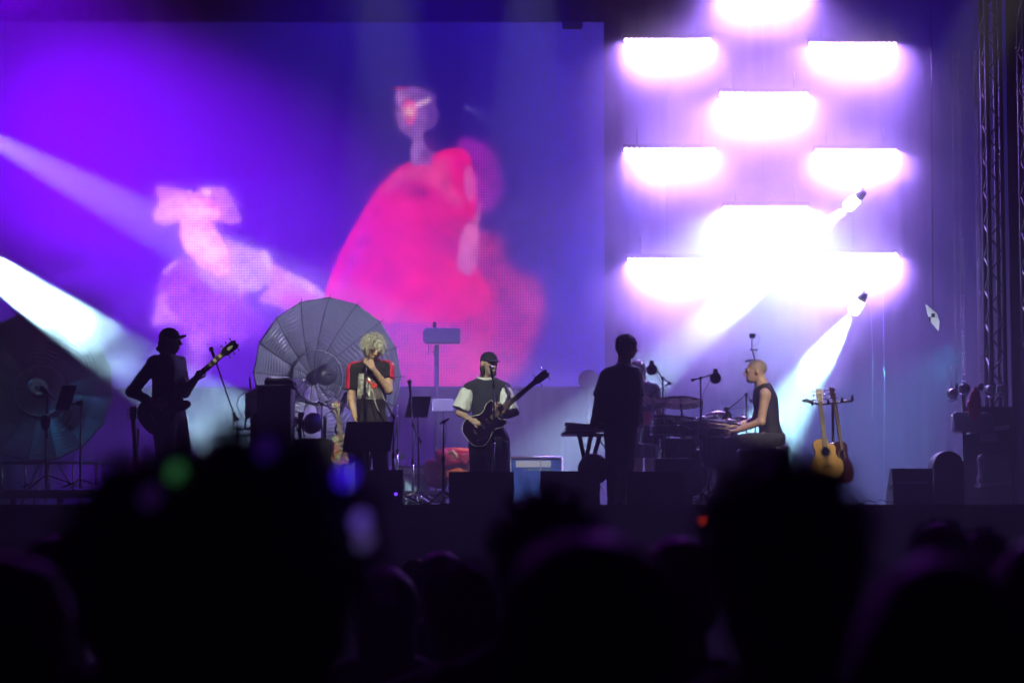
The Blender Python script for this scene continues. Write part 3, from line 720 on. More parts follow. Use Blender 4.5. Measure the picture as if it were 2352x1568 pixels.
# ---- singer with the grey hair
def make_singer():
    Y = 24.8; bx = P(850, 1160, Y).x; base = (bx, Y, DECK)
    L = lambda px, py, dy=0.: local(px, py, Y, base, dy)
    J = dict(head=L(858,800,-.04), neck=L(853,834,.02), pelvis=L(853,972), sl=L(813,846,0), el=L(806,915,-.02), wl=L(815,958,-.12),
             sr=L(890,843,0), er=L(893,896,-.10), wr=L(856,845,-.22), hl=L(836,978,0), hr=L(870,978,0), kl=L(834,1066,-.02), kr=L(874,1066,-.03))
    J['al'] = np.array((-.1,0,.09)); J['ar'] = np.array((.13,-.02,.09))
    B = Body(J, 1.03, headyaw=18, headpitch=20, headroll=-4, bodyyaw=0, hs=1.1)
    t = empty("person", base, "singer with tousled grey hair, dark glasses and red bands on the shoulders", "person")
    hcl = hand_caps(J['wl'], V(.1,-.15,-1), V(1,0,0), 1, .3)
    hcr = hand_caps(J['wr'], V(-.55,-.1,.72), V(-.4,.9,-.2), -1, [.7,.6,.65,.7], thumb=.7)
    smesh_at("body", lambda p: B.skin(p), *B.bounds(), .010, base, m_skin, t, [hcl, hcr])
    def sleeve(p, a, k):
        S, E_ = J['s'+a], J['e'+a]; return cap_(p, S, S*(1-k)+E_*k, .072, .07)
    def shirt(p):
        d = B.torso(p, .02)
        for a in 'lr':
            S, E_ = J['s'+a], J['e'+a]; ax = u_(E_-S); kk = .70 if a == 'l' else .52
            d = smin(d, np.maximum(cap_(p, S, E_, .072, .068), ((p-S)@ax)-np.linalg.norm(E_-S)*kk), .025)
        d = np.maximum(d, J['pelvis'][2]-.11-p[...,2]); n_ = J['neck']+V(0,-.03,.06)
        return smax(d, -(np.linalg.norm(p-n_, axis=-1)-.085), .005)+wrinkle(p)
    sh = clothes("t_shirt", shirt, B, base, .010, mat("tshirt_black", (.009,.009,.012), .85, bump=.3), t)
    # red bands over shoulders and down the sleeves, studded
    m_red = mat("red_band", (.7,.02,.09), .5)
    m_stud = mat("steel_stud", (.8,.8,.8), .2, metal=1.)
    def bands(p):
        d0 = np.abs(shirt(p))-.004; r = None
        for a, sg in (('l',-1),('r',1)):
            S, E_ = J['s'+a], J['e'+a]; o = V(sg*.05,-.035,.028); nk = J['neck']+V(sg*.07,0,.055)
            pts = [nk, S+V(sg*.005,-.02,.06), S+o, E_*.62+S*.38+V(sg*.045,-.045,.0)]
            b = caps_sd(p, chain(pts, [.032]*4), .01)
            r = b if r is None else np.minimum(r, b)
        return np.maximum(d0, r)
    smesh_at("shoulder_band", bands, *B.bounds(.12), .006, base, m_red, sh)
    mb = MB()
    for sg, a in ((-1,'l'),(1,'r')):
        S, E_ = J['s'+a], J['e'+a]
        for q in (V(sg*-.03,-.065,.072)+S, V(sg*.03,-.06,.06)+S, V(sg*.062,-.05,.025)+S, S*.75+E_*.25+V(sg*.068,-.04,0), S*.45+E_*.55+V(sg*.066,-.04,0)):
            MB().ball(tuple(q+np.array(base)), .011, 8, 5).build("stud", m_stud, sh)
    # crumpled silver print on the chest
    mf = mat("silver_foil", (.72,.74,.70), .3, metal=.45, noise=.7, nscale=16, bump=1., bscale=22)
    c0 = L(848,886,-.12)
    def foil(p, b):
        cc, hh, rot = b; M = np.array(Matrix.Rotation(rot, 3, 'Y'))
        return np.maximum(np.abs(shirt(p)-.0)-.0045, box_(p, cc, hh, M)) 
    smesh_at("foil_print", lambda p: foil(p, (L(843,887,-.14), V(.105,.12,.135), .08)), c0-.2, c0+.2, .006, base, mf, sh)
    smesh_at("print_backing", lambda p: np.maximum(np.abs(shirt(p)-.001)-.004, box_(p, L(866,889,-.14), V(.075,.12,.125))), c0-.2, c0+.25, .006, base, mat("print_grey", (.16,.13,.14), .4), sh)
    smesh_at("red_print", lambda p: np.maximum(np.abs(shirt(p)-.002)-.006, np.minimum(box_(p, L(848,876,-.14), V(.05,.13,.012), np.array(Matrix.Rotation(.55,3,'Y'))), box_(p, L(860,886,-.14), V(.032,.13,.022)))), c0-.2, c0+.25, .005, base, mat("red_ink", (.75,.05,.03), .5), sh)
    def tr(p):
        d = smin(B.leg(p,'l',.022), B.leg(p,'r',.022), .015); d = smin(d, ell_(p, J['pelvis'], (.175,.125,.13)), .05)
        return np.maximum(d, p[...,2]-J['pelvis'][2]-.03)+wrinkle(p)
    clothes("trousers", tr, B, base, .012, mat("black_trousers", (.014,.014,.017), .9, bump=.3), t)
    for a in 'lr': shoe(B, a, base, 0, m_shoe, t)
    c = J['head']; M = B.HM; mh = mat("grey_hair", (.66,.66,.58), .45, noise=.35, nscale=60, bump=.8, bscale=160)
    def hf(p):
        q = (p-c) @ M; d = ell_(q, (0,-.02,.045), (.105,.12,.105)); d = smin(d, ell_(q, (-.055,.0,-.01), (.06,.095,.1)), .03)
        d = smin(d, ell_(q, (.06,-.02,-.01), (.045,.085,.085)), .03); d = smin(d, ell_(q, (-.035,.085,.045), (.05,.035,.065)), .02)
        d = d+.008+.05*noise3(q*V(1,1,.35), 34)+.022*noise3(q*V(1,1,.5), 75)
        return np.maximum(d, -ell_(q, (.03,.12,-.055), (.05,.07,.082)))
    h = smesh_at("hair", hf, c-.24, c+.24, .006, base, mh, t)
    rs = np.random.RandomState(4); ro = []; ti = []; mi = []
    for i in range(800):
        th = rs.uniform(0, 2*math.pi); fi = rs.uniform(-.15, 1.0)**1.0
        n_ = V(math.cos(th)*math.sqrt(max(0,1-fi*fi)), math.sin(th)*math.sqrt(max(0,1-fi*fi)), fi)
        if n_[1] > .55 and n_[2] < .25 and rs.rand() < .75: continue
        r0 = V(0,-.02,.045)+n_*V(.095,.11,.095); out = n_*rs.uniform(.012,.055); dn = V(rs.uniform(-.05,.05), rs.uniform(-.05,.05), -rs.uniform(.01,.10)*(1.1-fi))
        ro.append(base+c+M@r0); mi.append(base+c+M@(r0+out)); ti.append(base+c+M@(r0+out*.8+dn))
    strands("strand", ro, ti, .0036, mh, h, mi)
    def gl(p):
        q = (p-c) @ M; qa = q.copy(); qa[...,0] = np.abs(qa[...,0])
        d = ell_(qa, (.033,.104,.006), (.03,.008,.02)); d = smin(d, cap_(qa, (.055,.1,.01), (.08,.0,.008), .004,.004), .005)
        return np.minimum(d, cap_(q, (-.02,.108,.012), (.02,.108,.012), .003,.003))
    smesh_at("sunglasses", gl, c-.15, c+.15, .004, base, mat("dark_lens", (.03,.01,.01), .1, spec=.8), t)
    return base, L, J
S_base, S_L, S_J = make_singer()
# ---- bassist with cap and white sleeves
def make_bassist():
    Y = 25.5; bx = P(1120, 1160, Y).x; base = (bx, Y, DECK)
    L = lambda px, py, dy=0.: local(px, py, Y, base, dy)
    J = dict(head=L(1124,836,-.02), neck=L(1117,874,.03), pelvis=L(1124,1012), sl=L(1080,889,.0), el=L(1056,948,-.02), wl=L(1085,966,-.19),
             sr=L(1157,889,.02), er=L(1172,950,-.08), wr=L(1155,945,-.26), hl=L(1106,1020,0), hr=L(1142,1020,0), kl=L(1104,1092,-.02), kr=L(1148,1092,-.02))
    J['al'] = np.array((-.12,0,.09)); J['ar'] = np.array((.17,0,.09))
    B = Body(J, 1.04, headyaw=30, headpitch=5, bodyyaw=0, hs=1.12)
    t = empty("person", base, "bassist in a dark cap and dark vest over wide white sleeves", "person")
    hcl = hand_caps(J['wl'], V(.8,-.05,-.15), V(0,.95,-.3), -1, .6, thumb=.4)
    hcr = hand_caps(J['wr'], V(-.1,-.25,.2)+V(-.5,0,.1), V(-.1,.6,.75), -1, .75, thumb=.9)
    smesh_at("body", lambda p: B.skin(p), *B.bounds(), .011, base, m_skin, t, [hcl, hcr])
    def vest(p):
        d = smin(B.torso(p, .028), ell_(p, J['pelvis']+V(0,0,-.03), (.225,.165,.2)), .06); d = np.maximum(d, J['pelvis'][2]-.10-p[...,2])
        n_ = J['neck']+V(0,-.02,.06); d = smax(d, -(np.linalg.norm(p-n_, axis=-1)-.095), .005)
        return d+wrinkle(p, .008)
    clothes("vest_top", vest, B, base, .010, mat("charcoal_tee", (.03,.033,.045), .9, bump=.3), t)
    n0 = J['neck']+V(0,-.02,.055)
    def collar(p):
        return np.maximum(np.abs(B.torso(p, .022)+0.0)-.012, np.abs(np.linalg.norm(p-n0, axis=-1)-.098)-.010)
    smesh_at("collar", collar, n0-.16, n0+.16, .006, base, mat("white_cotton", (.82,.84,.78), .85), t)
    for a, w0, w1, k1 in (('l',.082,.105,.86), ('r',.078,.098,1.05)):
        S, E_ = J['s'+a], J['e'+a]; ax = u_(E_-S); LL = np.linalg.norm(E_-S)
        def sl(p, S=S, E_=E_, ax=ax, LL=LL, w0=w0, w1=w1, k1=k1):
            h = (p-S)@ax; d = cap_(p, S+ax*.02, E_+ax*.12, w0, w1+.02); d = np.maximum(d, h-LL*k1); d = np.maximum(d, .035-h)
            return np.maximum(d, -cap_(p, E_, E_+ax*.2, w1-.02, w1+.02))+wrinkle(p, .01)
        smesh_at("sleeve", sl, np.minimum(S,E_)-.2, np.maximum(S,E_)+.2, .008, base, MATS["white_cotton"], t)
    def tr(p):
        d = smin(B.leg(p,'l',.055), B.leg(p,'r',.055), .015); d = smin(d, ell_(p, J['pelvis'], (.2,.14,.14)), .05)
        return np.maximum(d, p[...,2]-J['pelvis'][2]-.0)+wrinkle(p, .01)
    clothes("trousers", tr, B, base, .012, mat("baggy_grey", (.05,.055,.065), .9, bump=.3), t)
    for a in 'lr': shoe(B, a, base, 0, m_shoe, t)
    c = J['head']; M = B.HM
    def capf(p):
        q = (p-c) @ M; d = ell_(q, (0,-.015,.042), (.092,.115,.096)); return np.maximum(d, .03-q[...,2]-.12*np.maximum(-q[...,1],0))
    def brim(p):
        q = (p-c) @ M; z0 = .045-.15*(q[...,1]-.085)-1.5*q[...,0]**2
        d = np.maximum(np.abs(q[...,2]-z0)-.005, ell_(q*V(1,1,0), (0,.07,0), (.078,.10,1))); return np.maximum(d, .07-q[...,1])
    cp_ = smesh_at("cap", capf, c-.17, c+.17, .006, base, mat("cap_navy", (.02,.02,.035), .8), t)
    smesh_at("brim", brim, c-.24, c+.24, .005, base, MATS["cap_navy"], cp_)
    def hr(p):
        q = (p-c) @ M; qa = q.copy(); qa[...,0] = np.abs(qa[...,0])
        d = ell_(q, (0,-.055,-.04), (.082,.065,.1)); d = smin(d, ell_(qa, (.075,-.01,-.06), (.022,.035,.075)), .02)
        d = smin(d, ell_(q, (0,-.07,-.13), (.07,.05,.04)), .03)
        return d+.022*noise3(q*V(1,1,.4), 40)
    smesh_at("hair", hr, c-.24, c+.24, .007, base, MATS["dark_hair"], t)
    return base, L, J
B_base, B_L, B_J = make_bassist()
# ---- figure in the dark coat, back to the light
def make_coat():
    Y = 25.0; bx = P(1422, 1160, Y).x; base = (bx, Y, DECK)
    L = lambda px, py, dy=0.: local(px, py, Y, base, dy)
    J = dict(head=L(1440,795), neck=L(1434,835,.02), pelvis=L(1424,970), sl=L(1402,852,-.08), el=L(1383,915,-.02), wl=L(1380,962,.12),
             sr=L(1459,852,.10), er=L(1466,915,.12), wr=L(1462,965,.2), hl=L(1412,975,-.06), hr=L(1440,975,.06), kl=L(1410,1062,-.08), kr=L(1437,1062,.08))
    J['al'] = np.array((-.06,-.1,.09)); J['ar'] = np.array((.05,.12,.09))
    B = Body(J, .95, headyaw=118, headpitch=6, bodyyaw=120, hs=1.12)
    t = empty("person", base, "figure with short hair in a loose dark cape-like coat beside the keyboard", "person")
    hcl = hand_caps(J['wl'], V(-.2,.6,-.5), V(0,-.3,-1), 1, .35); hcr = hand_caps(J['wr'], V(.1,.7,-.3), V(0,-.2,-1), -1, .3)
    smesh_at("body", lambda p: B.skin(p), *B.bounds(), .012, base, m_skin2, t, [hcl, hcr])
    top, bot = L(1434,838)[2], L(1415,976)[2]
    def coat(p):
        k = np.clip((top-p[...,2])/(top-bot), 0, 1)
        cx = -.0+np.interp(k, [0,.12,.5,1], [.055,.025,-.0,-.03]); rx = np.interp(k, [0,.05,.13,.3,.5,.52,1], [.10,.19,.225,.25,.275,.255,.275])
        ry = np.interp(k, [0,.05,.13,.5,1], [.11,.17,.21,.22,.23]); th = np.arctan2((p[...,1])/ry, (p[...,0]-cx)/rx)
        rr = np.hypot((p[...,0]-cx)/rx, p[...,1]/ry); fold = 1+.05*np.sin(th*9+1)*k+.03*np.sin(th*17)*k
        d = (rr-fold)*np.minimum(rx, ry); hem = bot+.03*np.sin(th*2.1+.5)
        d = np.maximum(d, hem-p[...,2]); d = np.maximum(d, p[...,2]-top-.01); 
        inner = np.maximum((rr-fold+.1)*np.minimum(rx,ry), p[...,2]-bot-.12)
        return np.maximum(d, -inner)+wrinkle(p, .008)
    c0 = (J['pelvis']+J['neck'])/2
    smesh_at("coat", coat, V(-.42,-.36,bot-.12), V(.42,.36,top+.1), .010, base, mat("coat_black", (.014,.014,.02), .8, bump=.3), t)
    def tr(p):
        d = smin(B.leg(p,'l',.035), B.leg(p,'r',.035), .015); d = smin(d, ell_(p, J['pelvis'], (.16,.15,.14)), .05)
        return np.maximum(d, p[...,2]-J['pelvis'][2]-.06)+wrinkle(p, .01)
    clothes("trousers", tr, B, base, .012, mat("trouser_black", (.035,.035,.045), .9, bump=.3), t)
    for a in 'lr': shoe(B, a, base, 110, m_shoe, t)
    c = J['head']; M = B.HM
    def hf(p):
        q = (p-c) @ M; d = ell_(q, (0,-.018,.035), (.092,.115,.098)); d = smin(d, ell_(q, (0,-.06,-.03), (.08,.065,.08)), .03)
        d = smin(d, ell_(q, (0,.075,.06), (.06,.04,.03)), .02); d = d+.02*noise3(q*V(1,1,.6), 45)+.01*noise3(q, 90)
        return np.maximum(d, -ell_(q, (0,.12,-.05), (.08,.075,.1)))
    h = smesh_at("hair", hf, c-.2, c+.2, .007, base, MATS["dark_hair"], t)
    return base, L, J
make_coat()
# ---- percussionist behind the drums
def make_woman():
    Y = 28.0; z0 = DECK; bx = P(1484, 1160, Y).x; base = (bx, Y, z0); 
    L = lambda px, py, dy=0.: local(px, py, Y, base, dy)
    J = dict(head=L(1466,850), neck=L(1474,880,.02), pelvis=L(1480,990), sl=L(1450,893,0), el=L(1432,940,-.05), wl=L(1428,975,-.15),
             sr=L(1501,893,0), er=L(1515,950,.0), wr=L(1508,1004,-.04), hl=L(1466,996,0), hr=L(1492,996,0), kl=L(1466,1072,-.02), kr=L(1492,1072,-.02))
    J['al'] = np.array((-.1,0,.09)); J['ar'] = np.array((.05,0,.09))
    B = Body(J, .92, headyaw=25, headpitch=6, hs=.95)
    t = empty("person", base, "standing person with long fair hair and navy t-shirt behind the drums", "person")
    hcr = hand_caps(J['wr'], V(0,-.1,-1), V(-1,0,0), -1, .3); hcl = hand_caps(J['wl'], V(-.5,-.3,-.3), V(0,0,-1), 1, .3)
    smesh_at("body", lambda p: B.skin(p), *B.bounds(), .012, base, m_skin, t, [hcl, hcr])
    def shirt(p):
        d = B.torso(p, .022)
        for a in 'lr':
            S, E_ = J['s'+a], J['e'+a]; ax = u_(E_-S); d = smin(d, np.maximum(cap_(p, S, E_, .075, .078), ((p-S)@ax)-np.linalg.norm(E_-S)*.8), .025)
        d = np.maximum(d, J['pelvis'][2]-.07-p[...,2]); n_ = J['neck']+V(0,-.03,.06)
        return smax(d, -(np.linalg.norm(p-n_, axis=-1)-.085), .005)+wrinkle(p)
    sh = clothes("t_shirt", shirt, B, base, .011, m_navy, t)
    cc = L(1476,968,-.14)
    smesh_at("red_print", lambda p: np.maximum(np.abs(shirt(p))-.006, box_(p, cc, V(.12,.14,.12))), cc-.25, cc+.25, .008, base, mat("print_red", (.8,.07,.04), .5), sh)
    c2 = L(1478,925,-.14)
    smesh_at("white_print", lambda p: np.maximum(np.abs(shirt(p)-.002)-.006, np.minimum(box_(p, c2, V(.04,.14,.045)), box_(p, c2-V(.03,0,.1), V(.02,.14,.06)))), c2-.25, c2+.25, .008, base, mat("print_white", (.75,.75,.8), .5), sh)
    def tr(p):
        d = smin(B.leg(p,'l',.045), B.leg(p,'r',.045), .02); d = smin(d, ell_(p, J['pelvis'], (.175,.13,.13)), .05)
        d = np.maximum(d, J['kl'][2]+.11-p[...,2]); return np.maximum(d, p[...,2]-J['pelvis'][2]-.0)+wrinkle(p)
    clothes("shorts", tr, B, base, .012, mat("shorts_navy", (.03,.035,.07), .9), t)
    for a in 'lr': shoe(B, a, base, 10, m_shoe, t, "boot")
    c = J['head']; M = B.HM; mh = mat("fair_hair", (.45,.33,.3), .45, noise=.3, nscale=60, bump=.6, bscale=150)
    def hf(p):
        q = (p-c) @ M; d = ell_(q, (0,-.02,.035), (.092,.108,.092)); qa = q.copy(); qa[...,0] = np.abs(qa[...,0])
        d = smin(d, cap_(qa, (.07,-.01,.02), (.085,.01,-.18), .035,.03), .03); d = smin(d, cap_(q, (0,-.08,.0), (0,-.09,-.18), .06,.05), .04)
        d = d+.02*noise3(q*V(1,1,.3), 45)
        return np.maximum(d, -ell_(q, (0,.12,-.04), (.062,.07,.11)))
    smesh_at("hair", hf, c-.3, c+.2, .008, base, mh, t)
make_woman()
# ---- drummer in profile
def make_drummer():
    Y = 26.0; bx = P(1760, 1160, Y).x; base = (bx, Y, DECK)
    L = lambda px, py, dy=0.: local(px, py, Y, base, dy)
    J = dict(head=L(1735,852), neck=L(1752,886,.0), pelvis=L(1772,1005), sl=L(1757,903,-.17), el=L(1748,968,-.20), wl=L(1694,988,-.14),
             sr=L(1750,903,.17), er=L(1735,965,.20), wr=L(1690,978,.12), hl=L(1766,1010,-.1), hr=L(1766,1010,.1), kl=L(1676,1022,-.2), kr=L(1676,1022,.2))
    J['al'] = L(1672,1130,-.2); J['ar'] = L(1662,1130,.2); J['al'][2] = J['ar'][2] = .10
    B = Body(J, 1.12, headyaw=-88, headpitch=2, bodyyaw=-90, hs=1.1)
    t = empty("person", base, "seated drummer with a shaved head and sleeveless black top, seen in profile", "person")
    dl = u_(L(1670,990)-L(1694,988))
    hcl = hand_caps(J['wl'], V(-1,.1,-.1), V(0,.1,-1), -1, .85, thumb=.7); hcr = hand_caps(J['wr'], V(-1,0,.05), V(0,0,-1), 1, .85, thumb=.7)
    smesh_at("body", lambda p: B.skin(p), *B.bounds(), .010, base, mat("skin_drummer", (.55,.34,.24), .45, noise=.12, nscale=25), t, [hcl, hcr])
    def top(p):
        d = B.torso(p, .012); d = np.maximum(d, J['pelvis'][2]-.03-p[...,2])
        for a, sg in (('sl',-1),('sr',1)):
            d = smax(d, -ell_(p, J[a]+V(0,sg*.07,-.02), (.085,.12,.13)), .01)
        n_ = J['neck']+V(-.03,0,.03); d = smax(d, -(np.linalg.norm(p-n_, axis=-1)-.095), .005); return d+wrinkle(p, .004)
    clothes("tank_top", top, B, base, .009, mat("tank_black", (.02,.018,.025), .8, bump=.3), t)
    def tr(p):
        d = smin(B.leg(p,'l',.03), B.leg(p,'r',.03), .015); d = smin(d, ell_(p, J['pelvis'], (.16,.19,.14)), .05)
        return np.maximum(d, p[...,2]-J['pelvis'][2]-.05)+wrinkle(p, .01)
    clothes("trousers", tr, B, base, .013, mat("trouser_dark", (.05,.05,.06), .9), t)
    for a in 'lr': shoe(B, a, base, -90, m_shoe, t)
    c = J['head']; M = B.HM
    def hf(p):
        q = ((p-c) @ M)/1.1; d = np.maximum(np.abs(ell_(q, (0,-.018,.028), (.0785,.0995,.0915)))-.0015, .0-q[...,2]+.2*(q[...,1]+.02)); return np.maximum(d, q[...,1]-.055)
    smesh_at("hair", hf, c-.15, c+.15, .005, base, mat("stubble", (.3,.24,.2), .8), t)
    face_bits(c, M, 1.1, np.array(base), t)
    def bf(p):
        q = ((p-c) @ M)/1.1; d = np.maximum(np.abs(ell_(q, (0,.048,-.083), (.040,.046,.036)))-.003, q[...,2]+.072); 
        return np.minimum(d, ell_(q, (0,.107,-.046), (.024,.006,.005)))
    smesh_at("beard", bf, c-.15, c+.15, .004, base, mat("beard_grey", (.25,.2,.17), .8), t)
    mb = MB()
    for sg, w in ((-1,'wl'),(1,'wr')):
        a = J[w]+V(-.07,0,-.02)+np.array(base); mb2 = MB().tube([a+V(.07,0,.02), a-V(.30,sg*.05,.0-.06)], [.008,.005], 6)
        tag(mb2.build("drumstick", mat("stick_wood", (.55,.4,.25), .5)), "wooden drumstick held in the %s hand of the seated drummer" % ("nearer" if sg < 0 else "farther"), "drumstick", "drumsticks of the drummer")
    return base, L, J
D_base, D_L, D_J = make_drummer()
# ---------------------------------------------------------------- stage equipment
m_chrome = mat("chrome", (.75,.75,.78), .18, metal=1.)
m_alu = mat("aluminium", (.45,.46,.48), .4, metal=.9)
m_steel = mat("stand_steel", (.05,.05,.055), .3, metal=.6)
m_truss = mat('truss_dull', (.16,.16,.17), .5, metal=.8)
m_rub = mat("black_rubber", (.01,.01,.01), .8)
m_wood = mat("spruce_top", (.72,.42,.12), .4, noise=.15, nscale=8, coat=.4)
m_wood2 = mat("dark_mahogany", (.07,.018,.014), .3, noise=.3, nscale=8, coat=.5)
m_neck = mat("fretboard", (.12,.08,.06), .5)
m_white = mat("white_plastic", (.75,.75,.72), .4)
m_cream = mat("cream_inlay", (.8,.78,.6), .3)
def Wp(Y): return lambda x, y, dy=0.: P(x, y, Y+dy)
def deck_at(px, Y, z=DECK): q = P(px, 1160, Y); return Vector((q.x, Y, z))
def thing(name, loc, label, cat, group=None): return empty(name, loc, label, cat, group)
def tripod(b, h, spread, mt, parent, name="leg", n=3, ph=.4, r=.011):
    for k in range(n):
        a = ph+2*math.pi*k/n; f = b+Vector((math.cos(a)*spread, math.sin(a)*spread, .012))
        l = MB().tube([b+Vector((0,0,h)), f], r, 6).build(name, mt, parent)
        MB().ball(f, (.018,.018,.014), 6, 4).build("rubber_foot", m_rub, l)
def mic_stand(label, Y, px, ytop, tip=None, back=None, mic="dynamic", z=DECK, mt=None, group="microphone stands on the stage", phase=.4, sp=.32):
    """straight pole at px from the deck to ytop, boom from back to tip (pixel points)"""
    mt = mt or m_steel; b = deck_at(px, Y, z); top = P(px, ytop, Y); top = Vector((b.x, Y, top.z))
    t = thing("microphone_stand", b, label, "microphone stand", group)
    tripod(b, .16, sp, mt, t, ph=phase)
    MB().tube([b+Vector((0,0,.05)), (b*.45+top*.55)], .014, 8).build("lower_pole", mt, t)
    MB().tube([(b*.45+top*.55), top], .0095, 8).build("upper_pole", mt, t)
    MB().lathe([(.018,-.03),(.02,0),(.016,.03)], b*.45+top*.55, n=10).build("clutch", m_rub, t)
    tipw = top
    if tip:
        a = Vector(P(back[0], back[1], Y)); c = Vector(P(tip[0], tip[1], Y-.1))
        bo = MB().tube([a, top, c] if (a-top).length > .03 else [top, c], .008, 8).build("boom", mt, t)
        MB().ball(top, .022, 8, 6).build("boom_joint", m_rub, t); MB().tube([a, a+(top-a)*.35], .016, 8).build("counterweight", m_rub, bo)
        tipw = c; d = (c-top).normalized()
    else: d = Vector((0,0,1))
    if mic:
        m = None
        if mic == "dynamic":
            mb = MB().tube([tipw-d*.02, tipw+d*.12], [.012,.018], 10); m = mb.build("microphone", m_black2, t)
            MB().ball(tipw+d*.145, .027, 12, 8).build("grille", mat("mic_grille", (.35,.35,.36), .35, metal=.8, bump=1, bscale=500), m)
        elif mic == "pencil":
            m = MB().tube([tipw-d*.03, tipw+d*.12], .011, 10).build("microphone", m_black2, t)
        elif mic == "round":
            e = tipw+Vector((0,-.02,-.055)); m = MB().lathe([(.0,-.04),(.042,-.034),(.055,-.01),(.055,.012),(.04,.034),(0,.04)], e, (.25,-1,.1), 18).build("microphone", m_black2, t)
            MB().tube([e+Vector((.06*math.cos(a), -.0, .06*math.sin(a))) for a in [2*math.pi*i/16 for i in range(16)]], .006, 6, closed=True).build("shock_mount", m_black2, m)
            MB().box(tipw+Vector((0,0,.02)), (.05,.03,.06), bev=.008).build("mic_clip", m_black2, m)
    # cable looped along the pole
    cb = [tipw-d*.02]+[b+Vector((.02*math.sin(i*1.3)+.012, .015, (top.z-b.z)*(1-i/9))) for i in range(1,9)]+[b+Vector((.25,.05,.01))]
    MB().tube(cb, .004, 5).build("cable", m_rub, t)
    return t

# lamp bars with their rows of lenses -------------------------------------------------
m_lens = mat("lamp_lens_lit", (.9,.9,.9), .3, emit=(.95,.7,1), estr=14)
def lamp_bar(a, b_, y, label):
    ca, cb_ = P(a, y, BY), P(b_, y, BY); c = (ca+cb_)/2; w = (cb_-ca).length
    t = thing("lamp_bar", c, label, "stage lamp bar", "bars of lamps hung in three columns")
    MB().box(c+Vector((0,.09,.03)), (w+.03,.14,.11), bev=.012).build("housing", m_black2, t)
    for k in range(17):
        x = ca.x+w*(k+.5)/17; f = c.z
        MB().lathe([(.0,-.018),(.018,-.014),(.028,0),(.027,.012)], (x, BY+.0, f-.0), (0,1,.5), 10).build("lens", m_lens, t)
    for s in (-1,1):
        MB().tube([c+Vector((s*w*.35,.09,.08)), c+Vector((s*w*.35,.09,.32))], .012, 6).build("hanging_clamp", m_black2, t)
names = ["left column, uppermost","right column, uppermost","middle column, second from top","left column, middle height","right column, middle height","middle column, lowest, its row of lamps clearest","left column, lowest","right column, lowest","middle column, topmost, partly out of view"]
for k, (a, b_, y) in enumerate(BARS): lamp_bar(a, b_, y, "glowing white-violet lamp bar, "+names[k])
# pipes that carry the three columns
for (px, nm) in ((1533,"left"),(1755,"middle"),(1962,"right")):
    q0 = P(px, 620 if px != 1962 else 735, BY+.32); q1 = P(px, -400, BY+.32)
    tag(MB().tube([(q0.x, BY+.32, q0.z), (q0.x, BY+.32, q1.z)], .007, 6).build("hanging_wire", m_black2), "thin black wire carrying the %s column of lamp bars" % nm, "wire", "wires behind the lamp bars")
# moving lamps throwing the beams
m_hot = mat("beam_lens_lit", (.9,.9,.9), .2, emit=(.85,.95,1), estr=60)
def moving_lamp(px, py, Y, target, label):
    c = Vector(P(px, py, Y)); d = (Vector(target)-c).normalized(); t = thing("moving_lamp", c, label, "moving stage lamp", "moving lamps that throw the white beams")
    q0 = c-d*.27; MB().lathe([(.02,-.10),(.04,-.085),(.055,-.02),(.058,.03),(.05,.03)], q0, d, 16).build("lamp_head", mat("lamp_grey", (.3,.3,.32), .5), t)
    MB().lathe([(.0,.03),(.052,.03),(.070,.06),(.074,.12),(.074,.22),(.05,.245),(0,.25)], q0, d, 18).build("lens", m_hot, t)  # lens drawn out into a glowing tube for the beam's bright start
    k = c-d*.30; w0 = Vector((P(1962,1,BY+.32).x, BY+.32, k.z+.12)); MB().tube([k, k+Vector((.03,.05,.1)), w0], .008, 6).build("bracket", m_black2, t)
moving_lamp(1940, 480, 30.4, P(1010,1262,34.5), "moving lamp throwing the upper white beam, beside the lowest lamp of the middle column")
moving_lamp(1955, 722, 30.0, P(1700,1100,31.5), "moving lamp throwing the lower white beam, above the acoustic guitars")

# small lamp bracket hung in front of the screen top -----------------------------------
w = Wp(34.6); c = w(1315, 58)
t = thing("hanging_bracket", c, "small dark lamp bracket hanging at the top edge of the screen", "bracket")
MB().box(c, (.3,.12,.12), bev=.02).build("body", m_black, t); MB().tube([c+Vector((0,0,.06)), c+Vector((0,0,2.2))], .015, 6).build("rod", m_black, t)

